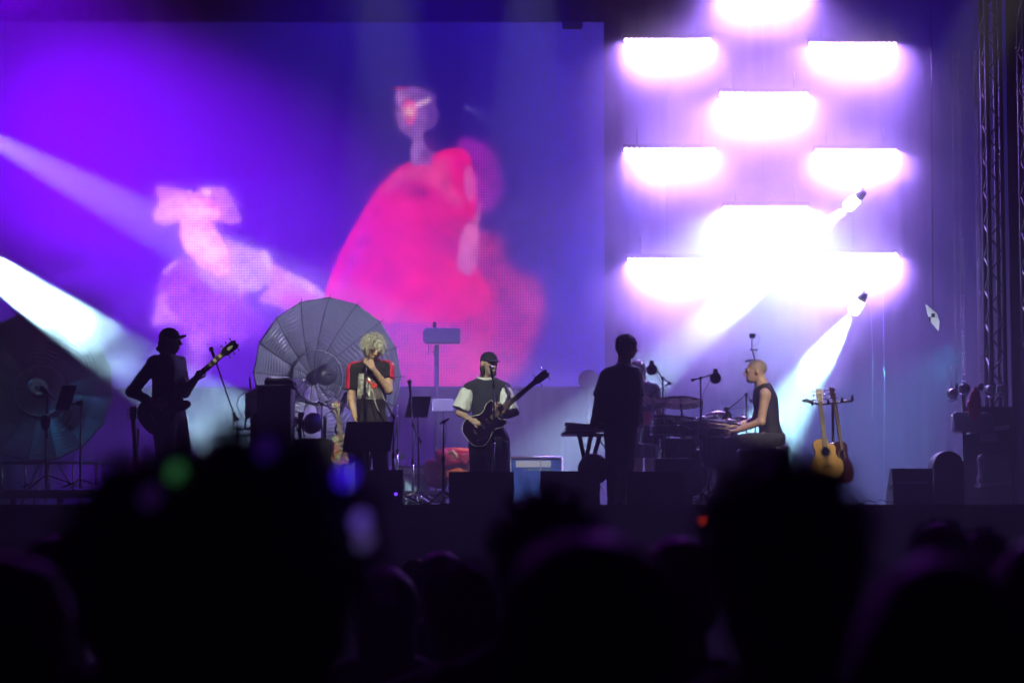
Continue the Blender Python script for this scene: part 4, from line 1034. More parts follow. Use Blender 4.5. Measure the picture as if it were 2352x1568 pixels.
# big parabolic umbrellas --------------------------------------------------------------
def umbrella(px, py, Y, rad, face, label, tone, n=16, z=DECK):
    c = Vector(P(px, py, Y)); f = Vector(face).normalized(); t = thing("reflector_umbrella", (c.x, Y, z), label, "umbrella", "big silver reflector umbrellas")
    q = Vector((0,0,1)).rotation_difference(f); m_f = mat("umbrella_silver_"+tone, (.50,.51,.54) if tone == "bright" else (.05,.055,.065), .45, metal=.55 if tone == "bright" else .15)  # dim tone: the same silver with shade put into its colour
    dep = rad*.60; ra = random.Random(12 if tone == "bright" else 5); amp = [ra.uniform(.25,1.0) for _ in range(n)]; seg = math.pi*2/n
    def surf(u, a, d0=dep, rr0=rad, back=0., w0=.019, fq=120., off=0.):
        k = int(math.floor(a/seg+1e-6)) % n; fr = a/seg-math.floor(a/seg+1e-6); chord = math.cos(seg/2)/math.cos((fr-.5)*seg); rr = rr0*u*chord
        sag = .022*rr0*math.sin(math.pi*fr)*u
        wr = w0*math.sin(u*fq+2.2*math.sin(fr*4+k*2.1)+k*1.3)*math.sin(math.pi*fr)**.7*min(1,u*1.6)*amp[k]*(.6+.4*math.sin(u*9+k))
        return c-f*back+q@Vector((rr*math.cos(a+off), rr*math.sin(a+off), d0*(u*u*.8+u*.2-1)+sag+wr))
    def cloth(NU, NA, **kw):
        m_ = MB(); m_.add([surf(max(i/NU,.03), 2*math.pi*(j+.001)/NA, **kw) for i in range(NU+1) for j in range(NA)], [[i*NA+j, i*NA+(j+1)%NA, (i+1)*NA+(j+1)%NA, (i+1)*NA+j] for i in range(NU) for j in range(NA)]); return m_
    o = cloth(130, n*8).build("canopy", m_f, t); sd = o.modifiers.new("thick", 'SOLIDIFY'); sd.thickness = .004
    for k in range(n):
        a = seg*k; MB().tube([surf(u, a+.0001)+f*.006 for u in [.03+.97*i/10 for i in range(11)]]+[surf(1.045, a+.0001)+f*.03], [.008]*11+[.006], 5).build("rib", m_steel, t)
    MB().tube([surf(1, seg*k+.0001) for k in range(n)], .011, 5, closed=True).build("rim_band", m_steel, t)
    inner = cloth(50, n*6, d0=rad*.16, rr0=rad*.345, back=dep*.72, w0=.014, fq=60., off=.1).build("inner_reflector", m_f, t)
    MB().tube([surf(1, seg*k+.0001, d0=rad*.16, rr0=rad*.345, back=dep*.72, off=.1) for k in range(n)], .012, 5, closed=True).build("inner_rim", m_alu, t)
    for k in range(n): MB().tube([surf(u, seg*k+.0001, d0=rad*.16, rr0=rad*.345, back=dep*.72, off=.1)+f*.004 for u in (.05,.35,.7,1)], .004, 4).build("inner_rib", m_steel, t)
    MB().tube([c-f*dep, c+f*.12], .014, 8).build("shaft", m_steel, t); MB().ball(c-f*dep*.9, .10, 14, 10).build("hub", m_black2, t)
    lh = c-f*.08; MB().lathe([(.05,-.2),(.13,-.16),(.145,-.02),(.14,.02),(.10,.03),(.0,.01)], lh, f, 24).build("lamp_head", m_black2, t)
    MB().ball(lh+f*.03, .035, 10, 6).build("bulb", m_alu, t)
    b = Vector((c.x, Y+.75, z)); bp = c-f*dep-f*.05
    MB().tube([b+Vector((0,0,.1)), Vector((b.x, b.y, bp.z)), bp], .022, 8).build("pole", m_steel, t); tripod(b, .9, .55, m_steel, t, r=.016)
    return t
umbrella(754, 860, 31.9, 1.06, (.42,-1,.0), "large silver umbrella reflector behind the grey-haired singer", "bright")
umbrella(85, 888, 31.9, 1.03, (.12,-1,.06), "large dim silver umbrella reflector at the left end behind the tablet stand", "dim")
# film light on its stand, before the dancer's dress
Y = 33.2; w = Wp(Y); b = deck_at(1003, Y); t = thing("panel_lamp", b, "grey box-shaped panel lamp on a tall stand in front of the pink dress", "lamp")
MB().box(w(1016,771), (.52,.14,.225), bev=.02).build("lamp_box", mat("grey_case", (.16,.16,.19), .6), t)
MB().box(w(978,772,.04), (.08,.14,.2), bev=.03).build("end_cap", m_black2, t); MB().box(w(998,746), (.055,.05,.09), bev=.01).build("bracket", m_black2, t)
MB().tube([b+Vector((0,0,.1)), w(1003,792)], .036, 10).build("pole", m_steel, t); tripod(b, .8, .5, m_steel, t, r=.016)
MB().tube([w(985,792,-.03), w(984,815,-.03), w(994,806,-.03), w(1001,822,-.03)], .01, 6).build("cable", m_rub, t)
# dark round lamps hanging before the drape
for (px, py, Y, lb) in ((1352,872,33.5,"dark round lamp hanging behind the figure in the coat"),):
    c = Vector(P(px, py, Y)); t = thing("round_lamp", c, lb, "lamp")
    MB().lathe([(.08,.2),(.14,.1),(.15,-.02),(.12,-.04),(0,-.03)], c, (0,1,.1), 18).build("lamp_head", m_black2, t); MB().tube([c+Vector((0,.05,-.1)), Vector((c.x,Y+.05,DECK+.02))], .02, 8).build("pole", m_steel, t); tripod(Vector((c.x,Y+.05,DECK)), .7, .4, m_steel, t)

# risers and rails ----------------------------------------------------------------------
m_edge = mat("riser_edge_grey", (.35,.34,.33), .7, noise=.2, nscale=6); m_edge2 = mat("riser_edge_white", (.75,.76,.68), .5)
def riser(x0, x1, ytop, Y, depth, label, edge, eh):
    a, b_ = P(x0, ytop, Y), P(x1, ytop, Y); z = a.z; c = Vector(((a.x+b_.x)/2, Y+depth/2, DECK)); t = thing("stage_riser", c, label, "riser")
    MB().box((c.x, c.y, z-.04), (b_.x-a.x, depth, .06)).build("top", m_deck, t)
    MB().box((c.x, Y-.004, z-eh/2-.01), (b_.x-a.x+.01, .03, eh)).build("edge_strip", edge, t)
    for k in range(5):
        for dy in (.12, depth-.12): MB().box((a.x+.1+(b_.x-a.x-.2)*k/4, Y+dy, (DECK+z-.07)/2), (.06,.06,z-.07-DECK)).build("leg", m_steel, t)
    return z
zr = riser(8, 470, 1123, 28.0, 3.2, "low platform with a pale edge strip, under the left microphone stand", m_edge, .10)
def rail(x0, x1, ytop, Y, z, n, label, mt):
    a, b_ = P(x0, ytop, Y), P(x1, ytop, Y); t = thing("guard_rail", ((a.x+b_.x)/2, Y, z), label, "railing", "guard rails behind the platforms")
    MB().tube([a, b_], .02, 8).build("top_rail", mt, t)
    for k in range(n): x = a.x+(b_.x-a.x)*k/(n-1); MB().tube([(x,Y,z), (x,Y,a.z)], .013, 6).build("post", mt, t)
rail(5, 440, 1062, 30.8, zr-.01, 9, "low metal guard rail behind the left platform", m_alu)
riser(922, 1100, 1125, 29.5, 2.0, "low platform with a white edge strip, left of the bassist", m_edge2, .035)
rail(985, 1100, 1058, 31.0, P(1000,1125,29.5).z-.01, 4, "low metal guard rail left of the bassist", m_alu)

# monitor wedges and floor boxes --------------------------------------------------------
m_grille = mat("speaker_grille", (.012,.012,.013), .6, bump=.8, bscale=300)
def wedge(x0, x1, ytop, Y, label, h=None):
    a, b_ = P(x0, ytop, Y), P(x1, ytop, Y); h = a.z-DECK; wd = b_.x-a.x; c = Vector(((a.x+b_.x)/2, Y, DECK)); t = thing("monitor_wedge", c, label, "monitor speaker", "floor monitor speakers along the stage front")
    d = .48; prof = [(-.0,.0),(0,.25*h),(.06,.999*h),(.16,h),(d,.30*h),(d,0)]      # leaning front faces the performers (+y)
    v = [c+Vector((s*wd/2, p[0]-.02, p[1])) for s in (-1,1) for p in prof]; n = len(prof)
    f = [[i,(i+1)%n,n+(i+1)%n,n+i] for i in range(n)]+[list(range(n))[::-1],[n+i for i in range(n)]]
    MB().add(v, f, False).build("cabinet", mat("speaker_black", (.012,.012,.014), .5, bump=.4, bscale=120), t)
    p0 = c+Vector((0,.16-.02,h)); p1 = c+Vector((0,d-.02,.3*h)); u = (p1-p0).normalized(); nn = Vector((0,-u.z,u.y)); mid = (p0+p1)/2
    Mx = Matrix((Vector((1,0,0)), u, nn)).transposed(); MB().box(mid+nn*.006, (wd*.9, (p1-p0).length*.9, .012), Mx).build("grille", m_grille, t)
    for s in (-1,1): MB().box(c+Vector((s*(wd/2+.003), .15, h*.5)), (.012,.14,.05), bev=.004).build("handle", m_rub, t)
    MB().box(c+Vector((wd*.1,-.028,.09)), (.18,.012,.1)).build("socket_plate", m_steel, t)
    return t
wedge(1031,1180,1083,23.9,"black floor monitor in front of the bassist")
wedge(1242,1378,1081,23.9,"black floor monitor between the bassist and the figure in the coat")
wedge(1440,1572,1082,24.0,"black floor monitor in front of the drums, behind the letter A plate")
wedge(822,925,1078,23.9,"black floor monitor at the feet of the singer")
wedge(600,720,1080,23.9,"black floor monitor below the wooden cabinet")
t = wedge(2050,2143,1075,24.6,"black floor monitor at the far right with a pale strip")
c = P(2096,1108,24.56); MB().box((c.x, 24.565, c.z), (.33,.012,.022)).build("pale_strip", mat("grey_tape", (.35,.34,.4), .6), t)
c = P(909,1134,23.85); tag(MB().ball((c.x, 23.86, c.z), .018, 8, 6).build("indicator_light", mat("blue_led", (.1,.05,.8), .3, emit=(.12,.03,1), estr=4)), "tiny blue indicator light by the floor monitor of the singer", "indicator light")
# rounded dark case at the far right
c = deck_at(2174, 25.2); t = thing("rounded_case", c, "dark tall case with a rounded top beside the far right monitor", "case")
def _arch(w_, h_, n=14): return [(-w_/2,0)]+[(w_/2*math.cos(math.pi-math.pi*i/n), h_-w_/2+w_/2*math.sin(math.pi-math.pi*i/n)) for i in range(n+1)]+[(w_/2,0)]
MB().prism(_arch(.33,.57), c+Vector((0,-.15,.02)), (1,0,0),(0,0,1),(0,1,0), .3).build("shell", m_black, t)
MB().tube([c+Vector((-.13,-.16,.3)), c+Vector((-.17,-.18,.42)), c+Vector((-.13,-.16,.52))], .012, 6).build("handle", m_chrome, t)
MB().box(c+Vector((0,0,.01)), (.34,.31,.03), bev=.01).build("base", m_rub, t)
# letter A plate: flat grey metal stand foot
c = deck_at(1422, 24.3); t = thing("letter_plate", c, "flat grey plate cut as a letter A, standing between the trouser legs and the monitor", "letter A")
mb = MB(); y0 = 24.3; hA = P(1422,1092,24.3).z-DECK
for sg in (-1,1):
    mb.prism([(sg*.065,0),(sg*.028,0),(sg*.0,hA*.62),(0,hA),(sg*.012,hA)][::sg], (c.x, y0, DECK+.005), (1,0,0),(0,0,1),(0,1,0), .02)
mb.box((c.x, y0+.01, DECK+hA*.29), (.07,.018,.05)).build("plate", mat("plate_grey", (.32,.32,.36), .6), t)

# flat blue case with a white label ------------------------------------------------------
Y = 30.6; a, b_ = P(1172,1050,Y), P(1291,1112,Y); c = (a+b_)/2; t = thing("blue_case", (c.x,Y,b_.z), "blue flat-fronted trunk with metal edging and a white label, right of the bassist", "trunk")
MB().box((c.x, Y+.22, (a.z+DECK)/2), (b_.x-a.x, .44, a.z-DECK-.002)).build("trunk_body", mat("trunk_blue", (.01,.13,.5), .45, noise=.4, nscale=5, bump=.6, bscale=12), t)
mb = MB(); zt = a.z
for (p0, p1) in (((a.x,zt),(b_.x,zt)),((a.x,DECK),(b_.x,DECK)),((a.x,DECK),(a.x,zt)),((b_.x,DECK),(b_.x,zt))): mb.tube([(p0[0],Y-.01,p0[1]),(p1[0],Y-.01,p1[1])], .02, 6)
mb.tube([(b_.x-.28,Y-.006,DECK),(b_.x-.28,Y-.006,zt)], .01, 6)
mb.build("metal_edging", m_alu, t)
l0 = P(1225,1065,Y); MB().box((l0.x, Y-.008, l0.z), (.46,.008,.085)).build("white_label", mat("label_white", (.85,.88,.85), .5), t)
l1 = P(1240,1078,Y); mbx = MB(); rs = random.Random(3)
for k in range(16): mbx.box((l1.x-.2+k*.024, Y-.007, l1.z), (rs.uniform(.008,.018),.006,.018))
mbx.build("lettering", mat("label_yellow", (.35,.5,.1), .5), t)
def bag_mesh(name, c, r, material, parent, seed=0, sq=.6):
    def fn(p):
        d = box_(p, (0,0,0), r, rd=min(r)*sq); return d+.05*noise3(p+seed, 7)+.03*noise3(p+seed, 15)
    r = np.asarray(r, float); return smesh_at(name, fn, -r-.12, r+.12, .02, np.asarray(c), material, parent)
Y = 30.2; c = P(1052, 1068, Y); t = thing("orange_bag", (c.x,Y,c.z-.4), "crumpled orange and red bag heaped left of the bassist", "bag")
bag_mesh("bag_body", P(1058,1070,Y), (.30,.2,.22), mat("bag_orange", (.75,.14,.02), .6, noise=.4, nscale=6, bump=.8, bscale=12), t, 1)
bag_mesh("red_flap", P(1045,1052,Y-.15), (.26,.12,.10), mat("bag_red", (.5,.01,.03), .5, noise=.3, nscale=7, bump=.8, bscale=14), t, 5)
bag_mesh("side_pouch", P(1005,1088,Y), (.16,.14,.17), MATS["bag_red"], t, 9)
MB().tube([P(1072,1055,Y-.26), P(1082,1066,Y-.27), P(1086,1078,Y-.26)], [.03,.035,.02], 8).build("silver_strap", m_chrome, t)
MB().tube([P(1030,1042,Y-.24), P(1040,1036,Y-.26), P(1047,1044,Y-.26), P(1052,1056,Y-.25)], .022, 8).build("cream_handle", mat("cream_cord", (.6,.42,.2), .7), t)

# tall wooden cabinet with a sheet --------------------------------------------------------
Y = 25.0; w = Wp(Y); b = deck_at(630, Y); zt = w(630,889).z; x0 = w(590,900).x; x1 = w(668,900).x
t = thing("organ_cabinet", b, "tall dark wooden speaker cabinet with a white sheet on its left side", "cabinet")
MB().box(((x0+x1)/2, Y+.25, (zt+DECK)/2), (x1-x0,.5,zt-DECK), bev=.012).build("cabinet_body", mat("cabinet_dark", (.035,.03,.028), .55, noise=.3, nscale=5), t)
MB().box((x0-.035, Y+.2, (zt+DECK)/2-.08), (.065,.4,zt-DECK-.2)).build("side_panel", mat("red_wood", (.16,.03,.02), .5, noise=.4, nscale=12), t)
MB().box(((x0+x1)/2+.01, Y+.2, zt+.012), (x1-x0+.05,.5,.022), bev=.006).build("top_board", MATS["cabinet_dark"], t)
for k in range(7):
    MB().box(((x0+x1)/2, Y-.006, DECK+.12+k*.045), (x1-x0-.08,.01,.02)).build("louvre", MATS["cabinet_dark"], t)
p = [w(563,905,.0), w(590,889,-.02), w(590,945,-.02), w(563,968,.0)]
v = [q_+Vector((0,dy,0)) for dy in (0,.006) for q_ in p]
MB().add(v, [(0,1,2,3),(7,6,5,4),(0,4,5,1),(1,5,6,2),(2,6,7,3),(3,7,4,0)], False).build("white_sheet", mat("paper_white", (.7,.72,.78), .6, noise=.08, nscale=14), t)
t2 = thing("folded_cover", Vector(((x0+x1)/2+.04, Y+.2, zt+.024)), "crumpled dark cover lying on top of the wooden cabinet", "cover")
bag_mesh("cloth", ((x0+x1)/2+.05, Y+.2, zt+.06), (.14,.15,.035), m_black, t2, 3, .9)
Y = 25.4; w = Wp(Y); b = deck_at(712, Y); t = thing("flight_case", b, "low dark equipment case standing right of the wooden cabinet", "case")
MB().box((b.x, Y+.2, (w(712,1008).z+DECK)/2), (w(762,1).x-w(668,1).x,.4,w(712,1008).z-DECK), bev=.01).build("box", m_black, t)
MB().box((b.x, Y-.008, DECK+.45), (.36,.01,.02)).build("metal_band", m_steel, t)
for s in (-1,1): MB().box((b.x+s*.12, Y-.01, DECK+.25), (.05,.02,.05), bev=.005).build("latch", m_alu, t)
# tangled dark cables and clamps beside the cabinet
mb = MB(); rs = random.Random(9)
for k in range(9):
    q = [w(rs.uniform(672,700), rs.uniform(945,1005), rs.uniform(-.05,.1)) for _ in range(4)]; mb.tube(q, .008, 5)
tag(mb.build("cable_tangle", m_rub), "tangle of black cables hanging right of the wooden cabinet", "cables")
# shiny drum-like lamp, its blue reflection put into the lens colour
Y = 26.5; w = Wp(Y); c = w(718,972); b = deck_at(718, Y); t = thing("floor_lamp", b, "black moving lamp with blue glints left of the singer", "lamp")
MB().lathe([(.05,-.12),(.10,-.1),(.115,.0),(.105,.09),(.07,.11),(0,.11)], c, (.3,-1,.25), 20).build("lamp_head", m_black2, t)
MB().lathe([(.0,.115),(.085,.112)], c, (.3,-1,.25), 20).build("lens", mat("lens_blue_glint", (.05,.05,.5), .08, spec=1.), t)
MB().box(c+Vector((-.14,0,-.05)), (.03,.07,.26), bev=.008).box(c+Vector((.14,0,-.05)), (.03,.07,.26), bev=.008).box(c+Vector((0,0,-.19)), (.31,.09,.04), bev=.008).build("yoke", m_black2, t)
MB().box(c+Vector((0,0,-.26)), (.3,.24,.1), bev=.015).build("base", m_black2, t); MB().tube([(c.x,c.y,DECK), c+Vector((0,0,-.31))], .03, 8).build("pole", m_steel, t)

# microphone stands ------------------------------------------------------------------------
t = mic_stand("blue-black boom stand with its microphone by the guitar headstock", 24.6, 535, 950, (496,832), (547,965), "dynamic", phase=.2)
t = mic_stand("upright stand with a boxy black microphone above the white sheet", 25.6, 575, 905, (575,885), (575,905), "pencil", phase=1.)
mic_stand("chrome stand with a large shiny studio microphone on a short boom, left of the singer", 26.2, 738, 928, (771,940), (730,922), None, mt=m_chrome, phase=.8)
Y = 26.1; w = Wp(Y); t = thing("studio_microphone", w(785,946), "long oval chrome studio microphone held at the end of a chrome boom", "microphone")
MB().lathe([(.0,-.12),(.02,-.118),(.035,-.09),(.038,0),(.038,.1),(.028,.135),(0,.14)], w(788,926), u_(w(796,906)-w(779,946)), 16).build("capsule", m_chrome, t)
MB().tube([w(771,940), w(779,948), w(776,965), w(770,985), w(774,1000)], .011, 8).build("swivel", m_chrome, t)
mic_stand("thin black stand with a round-headed vocal microphone held by the singer", 24.45, 838, 842, None, None, None, phase=.9, mt=mat("purple_steel", (.06,.05,.09), .25, metal=.7))
q = S_J['wr']; hb = Vector(S_base+np.array(q)); d = Vector((-.62,-.25,-.60)).normalized(); m0 = hb+Vector((-.055,.01,.055))
t = thing("vocal_microphone", m0, "black hand microphone held at the mouth of the grey-haired singer", "microphone")
MB().tube([m0, m0+Vector((-.03,-.01,-.17))], [.017,.011], 10).build("handle", m_black2, t); MB().ball(m0+Vector((.005,.002,.03)), .026, 12, 8).build("grille", MATS["mic_grille"], t)
MB().tube([m0+Vector((-.03,-.01,-.17)), Vector(P(857,900,24.5)), Vector(P(862,925,24.5)), Vector(P(870,945,24.5))], .006, 6).build("cable", mat("pale_cable", (.55,.55,.5), .5), t)
mic_stand("black stand with a long slanting boom at the right hand of the singer", 24.5, 903, 955, (866,885), (906,962), None, phase=.1)
mic_stand("black stand with a silver-headed microphone leaning in front of the screen edge", 26.5, 948, 975, (943,905), (968,1018), "dynamic", mt=m_chrome, phase=.6)
mic_stand("tall chrome-legged empty stand right of the singer", 26.8, 912, 930, None, None, None, mt=m_chrome, phase=.3)
mic_stand("black stand with a small clamp on top, between the orange bag and the monitor", 24.6, 1018, 968, (1024,965), (1010,972), "pencil", phase=.5, sp=.2)
mic_stand("black vocal microphone stand right before the bassist", 24.9, 1134, 885, (1131,866), (1134,885), "dynamic", phase=.7)
mic_stand("boom stand with a round cage microphone above the drums, nearer the coat figure", 26.4, 1524, 868, (1497,838), (1541,882), "round", phase=.2)
mic_stand("boom stand with a round cage microphone hanging right above the crash cymbal", 25.6, 1611, 868, (1643,857), (1588,873), "round", phase=.9)
mic_stand("upright stand behind the drummer's chin with a long boom over the snare", 26.9, 1716, 905, (1668,944), (1728,924), "round", phase=.4)
# left group: mic, tablet on a clamp stand
mic_stand("short stand with a tilted condenser microphone at the left platform", 27.2, 104, 900, None, None, None, z=zr, phase=.1, sp=.42)
Y = 27.15; w = Wp(Y); t = thing("condenser_microphone", w(109,903), "tilted dark condenser microphone on top of the left platform stand", "microphone")
dd = u_(w(93,888)-w(125,915)); MB().lathe([(.0,-.13),(.014,-.125),(.022,-.02),(.034,0),(.036,.07),(.028,.1),(0,.105)], w(108,901), dd, 14).build("microphone_body", m_black2, t)
MB().tube([w(111,905), w(109,950)], .009, 6).build("clip", m_steel, t)
MB().lathe([(.02,-.12),(.055,-.06),(.06,.03),(.045,.06),(0,.07)], w(105,965), (0,0,1), 12).build("cable_bag", m_rub, t)
Y = 27.2; b = deck_at(183, Y, zr); t = thing("tablet_stand", b, "thin stand holding a tilted dark tablet on a side clamp, left of the guitarist", "tablet stand")
MB().tube([b, Vector((b.x,Y,w(183,918).z))], .012, 8).build("pole", m_steel, t); tripod(b, .1, .3, m_steel, t)
MB().box(w(184,926), (.08,.05,.06), bev=.01).build("clamp", m_black2, t); MB().tube([w(184,926), w(160,928)], .012, 6).build("arm", m_steel, t)
p = [w(143,885), w(178,885,.06), w(158,942,-.02), w(126,940,-.06)]; v = [q_+Vector((0,dy,0)) for dy in (0,.012) for q_ in p]
MB().add(v, [(0,1,2,3),(7,6,5,4),(0,4,5,1),(1,5,6,2),(2,6,7,3),(3,7,4,0)], False).build("tablet", mat("tablet_dark", (.03,.03,.035), .3), t)

# music stand ---------------------------------------------------------------------------------
def music_stand(px, ytop, ybot, x0, x1, Y, label):
    b = deck_at(px, Y); w = Wp(Y); t = thing("music_stand", b, label, "music stand", "black music stands")
    a, c_, d_, e_ = w(x0+10,ytop,.10), w(x1,ytop,.10), w(x1-8,ybot,-.06), w(x0,ybot,-.06)
    v = [q_+Vector((0,dy,0)) for dy in (0,.01) for q_ in (a,c_,d_,e_)]
    MB().add(v, [(0,1,2,3),(7,6,5,4),(0,4,5,1),(1,5,6,2),(2,6,7,3),(3,7,4,0)], False).build("desk", m_black, t)
    MB().box((e_+d_)/2+Vector((0,-.03,0)), ((d_-e_).length,.06,.012)).build("lip", m_black, t)
    MB().tube([b+Vector((0,0,.1)), (a+c_+d_+e_)/4+Vector((0,.03,0))], .013, 8).build("pole", m_steel, t); tripod(b, .2, .3, m_steel, t)
    return t
t = music_stand(848, 968, 1036, 786, 905, 24.3, "wide black music stand in front of the singer")
music_stand(962, 910, 958, 930, 990, 27.5, "black music stand behind the silver-headed microphone")
w = Wp(24.3); t2 = thing("clip_light", w(826,965), "small gooseneck microphone with a black windshield above the music stand", "gooseneck microphone")
MB().tube([w(826,968), w(824,945), w(829,925), w(833,915)], .005, 6).build("gooseneck", m_black2, t2); MB().ball(w(833,912), (.016,.016,.03), 8, 6).build("windshield", m_rub, t2)
# grey small panels on the back platform
for (x0,x1,y0,y1,lb) in ((993,1043,916,945,"pale grey flat panel standing left of the bassist"),(895,932,1040,1056,"small pale grey panel low behind the singer's right side")):
    Y = 31.5; a, b_ = P(x0,y0,Y), P(x1,y1,Y); t = thing("flat_panel", Vector(((a.x+b_.x)/2,Y,DECK)), lb, "panel", "grey panels behind the band")
    MB().box(((a.x+b_.x)/2,Y,(a.z+b_.z)/2), (b_.x-a.x,.04,a.z-b_.z), bev=.008).build("sheet", mat("panel_grey", (.10,.10,.12), .6), t)
    MB().tube([((a.x+b_.x)/2,Y+.04,DECK),((a.x+b_.x)/2,Y+.04,b_.z+.03)], .015, 6).build("post", m_steel, t)

# low clutter along the stage floor -------------------------------------------------------------
def amp_box(x0, x1, ytop, Y, label, knobs=5, grille=True, col=None):
    a, b_ = P(x0, ytop, Y), P(x1, ytop, Y); h = a.z-DECK; wd = b_.x-a.x; c = Vector(((a.x+b_.x)/2, Y, DECK)); t = thing("amplifier", c, label, "amplifier", "guitar amplifiers and speaker boxes at the back")
    MB().box(c+Vector((0,.15,h/2)), (wd,.3,h), bev=.012).build("cabinet", col or m_black, t)
    MB().box(c+Vector((0,-.004,h*.4)), (wd*.9,.012,h*.68)).build("grille", m_grille, t)
    pn = MB().box(c+Vector((0,-.006,h*.87)), (wd*.9,.012,h*.14)).build("control_panel", m_alu if knobs > 5 else m_steel, t)
    for k in range(knobs): MB().lathe([(.009,0),(.008,.014),(0,.015)], c+Vector((wd*(-.38+.76*k/max(1,knobs-1)),-.012,h*.87)), (0,-1,0), 8).build("knob", m_white, pn)
    MB().tube([c+Vector((-wd*.2,.15,h)), c+Vector((-wd*.12,.15,h+.03)), c+Vector((wd*.12,.15,h+.03)), c+Vector((wd*.2,.15,h))], .008, 6).build("handle", m_rub, t)
amp_box(452,512,1040,30.6,"small black amplifier low behind the boom stand right of the guitarist")
amp_box(905,985,1068,31.6,"wide dark amplifier behind the chrome-legged stands",6)
amp_box(1100,1165,1052,31.4,"dark amplifier partly behind the legs of the bassist",4)
amp_box(1606,1650,1028,29.2,"narrow dark amplifier behind the right drums",4)
rs = random.Random(77)
def floor_cable(x0, x1, Y, label, n=9, r=.007):
    pts = []; a = P(x0,1160,Y).x; b_ = P(x1,1160,Y).x
    for k in range(n): pts.append((a+(b_-a)*k/(n-1), Y+rs.uniform(-.25,.25), DECK+.012+ (.05*rs.random() if 0<k<n-1 else 0)))
    tag(MB().tube(pts, r, 6).build("floor_cable", m_rub), label, "cable", "cables lying on the stage floor")
for (x0,x1,Y,lb) in ((440,600,23.6,"black cable snaking left of the wooden cabinet foot"),(925,1030,23.6,"black cable on the stage edge between the singer's and the bassist's monitors"),(1180,1242,23.7,"short black cable between the bassist's monitor and the next one"),(1572,1700,23.6,"black cable on the stage edge in front of the drum kit"),(1960,2050,23.8,"black cable leading to the far right monitor"),(1180,1300,28.5,"black cable running past the blue trunk")): floor_cable(x0,x1,Y,lb)
# looped cable and small box with wires beside the wooden cabinet
w = Wp(25.7); t = thing("cable_loop", w(553,930), "loop of black cable arching left of the white sheet", "cable")
MB().tube([w(575,905),w(560,902),w(548,912),w(543,930),w(550,948),w(562,965),w(565,985)], .006, 6).build("loop", m_rub, t); MB().tube([w(570,905),w(566,930),w(568,960),w(560,985),w(545,990),w(540,1020)], .006, 6).build("wire", m_rub, t)
Y = 25.9; w = Wp(Y); b = deck_at(562, Y); t = thing("keyboard_rack", b, "small shelf with hanging wires left of the red side of the cabinet", "shelf")
MB().box((w(562,985)), (.24,.2,.02), bev=.005).box(w(562,1000), (.26,.22,.02), bev=.005).build("shelves", m_steel, t)
for x in (548,578): MB().tube([w(x,980), Vector((w(x,1).x,Y,DECK))], .01, 6).build("post", m_steel, t)
for k in range(5): MB().tube([w(545+k*8,1000), w(543+k*9,1030), w(550+k*6,1060)], .005, 5).build("wire", m_rub, t)
# mixer / drum pad table in front of the drummer's legs
Y = 25.1; w = Wp(Y); b = deck_at(1748, Y); zt = w(1748,1030).z; x0 = w(1690,1).x; x1 = w(1802,1).x
t = thing("percussion_case", b, "broad black percussion case hiding the legs of the drummer", "case")
MB().box(((x0+x1)/2, Y+.2, (zt+DECK)/2), (x1-x0,.4,zt-DECK), bev=.02).build("case_body", m_black, t)
for s_ in (-1,1): MB().box(((x0+x1)/2+s_*(x1-x0)*.46, Y-.003, (zt+DECK)/2), (.03,.02,zt-DECK-.05), bev=.004).build("corner_profile", m_steel, t)
MB().box(((x0+x1)/2, Y-.004, zt-.1), (x1-x0-.1,.012,.015)).build("metal_band", m_steel, t)
for s_ in (-1,1): MB().box(((x0+x1)/2+s_*.14, Y-.012, zt-.1), (.05,.02,.06), bev=.005).build("latch", m_alu, t)
# ---------------------------------------------------------------- instruments
def smooth_outline(pts, n=6):
    out = []; m = len(pts)
    for i in range(m):
        p0, p1, p2, p3 = [np.array(pts[(i+k-1) % m], float) for k in range(4)]
        for j in range(n):
            t = j/n; out.append(tuple(.5*((2*p1)+(p2-p0)*t+(2*p0-5*p1+4*p2-p3)*t*t+(3*p1-p0-3*p2+p3)*t**3)))
    return out
ELEC = [(-.215,0),(-.2,.10),(-.12,.165),(-.02,.15),(.05,.115),(.11,.12),(.17,.155),(.235,.15),(.235,.105),(.185,.06),(.19,0),(.185,-.055),(.225,-.10),(.22,-.135),(.16,-.14),(.1,-.115),(.04,-.115),(-.03,-.15),(-.12,-.165),(-.2,-.10)]
ACOU = [(-.25,0),(-.235,.12),(-.15,.19),(-.04,.185),(.03,.135),(.09,.12),(.16,.14),(.215,.12),(.235,.06),(.235,0),(.235,-.035),(.175,-.05),(.16,-.10),(.12,-.125),(.05,-.12),(0,-.14),(-.05,-.185),(-.15,-.19),(-.235,-.12)]
ACOU2 = [(-.25,0),(-.235,.12),(-.15,.19),(-.04,.185),(.03,.135),(.09,.12),(.16,.14),(.215,.12),(.235,.06),(.235,0),(.235,-.06),(.215,-.12),(.16,-.14),(.09,-.12),(.03,-.135),(-.04,-.185),(-.15,-.19),(-.235,-.12)]
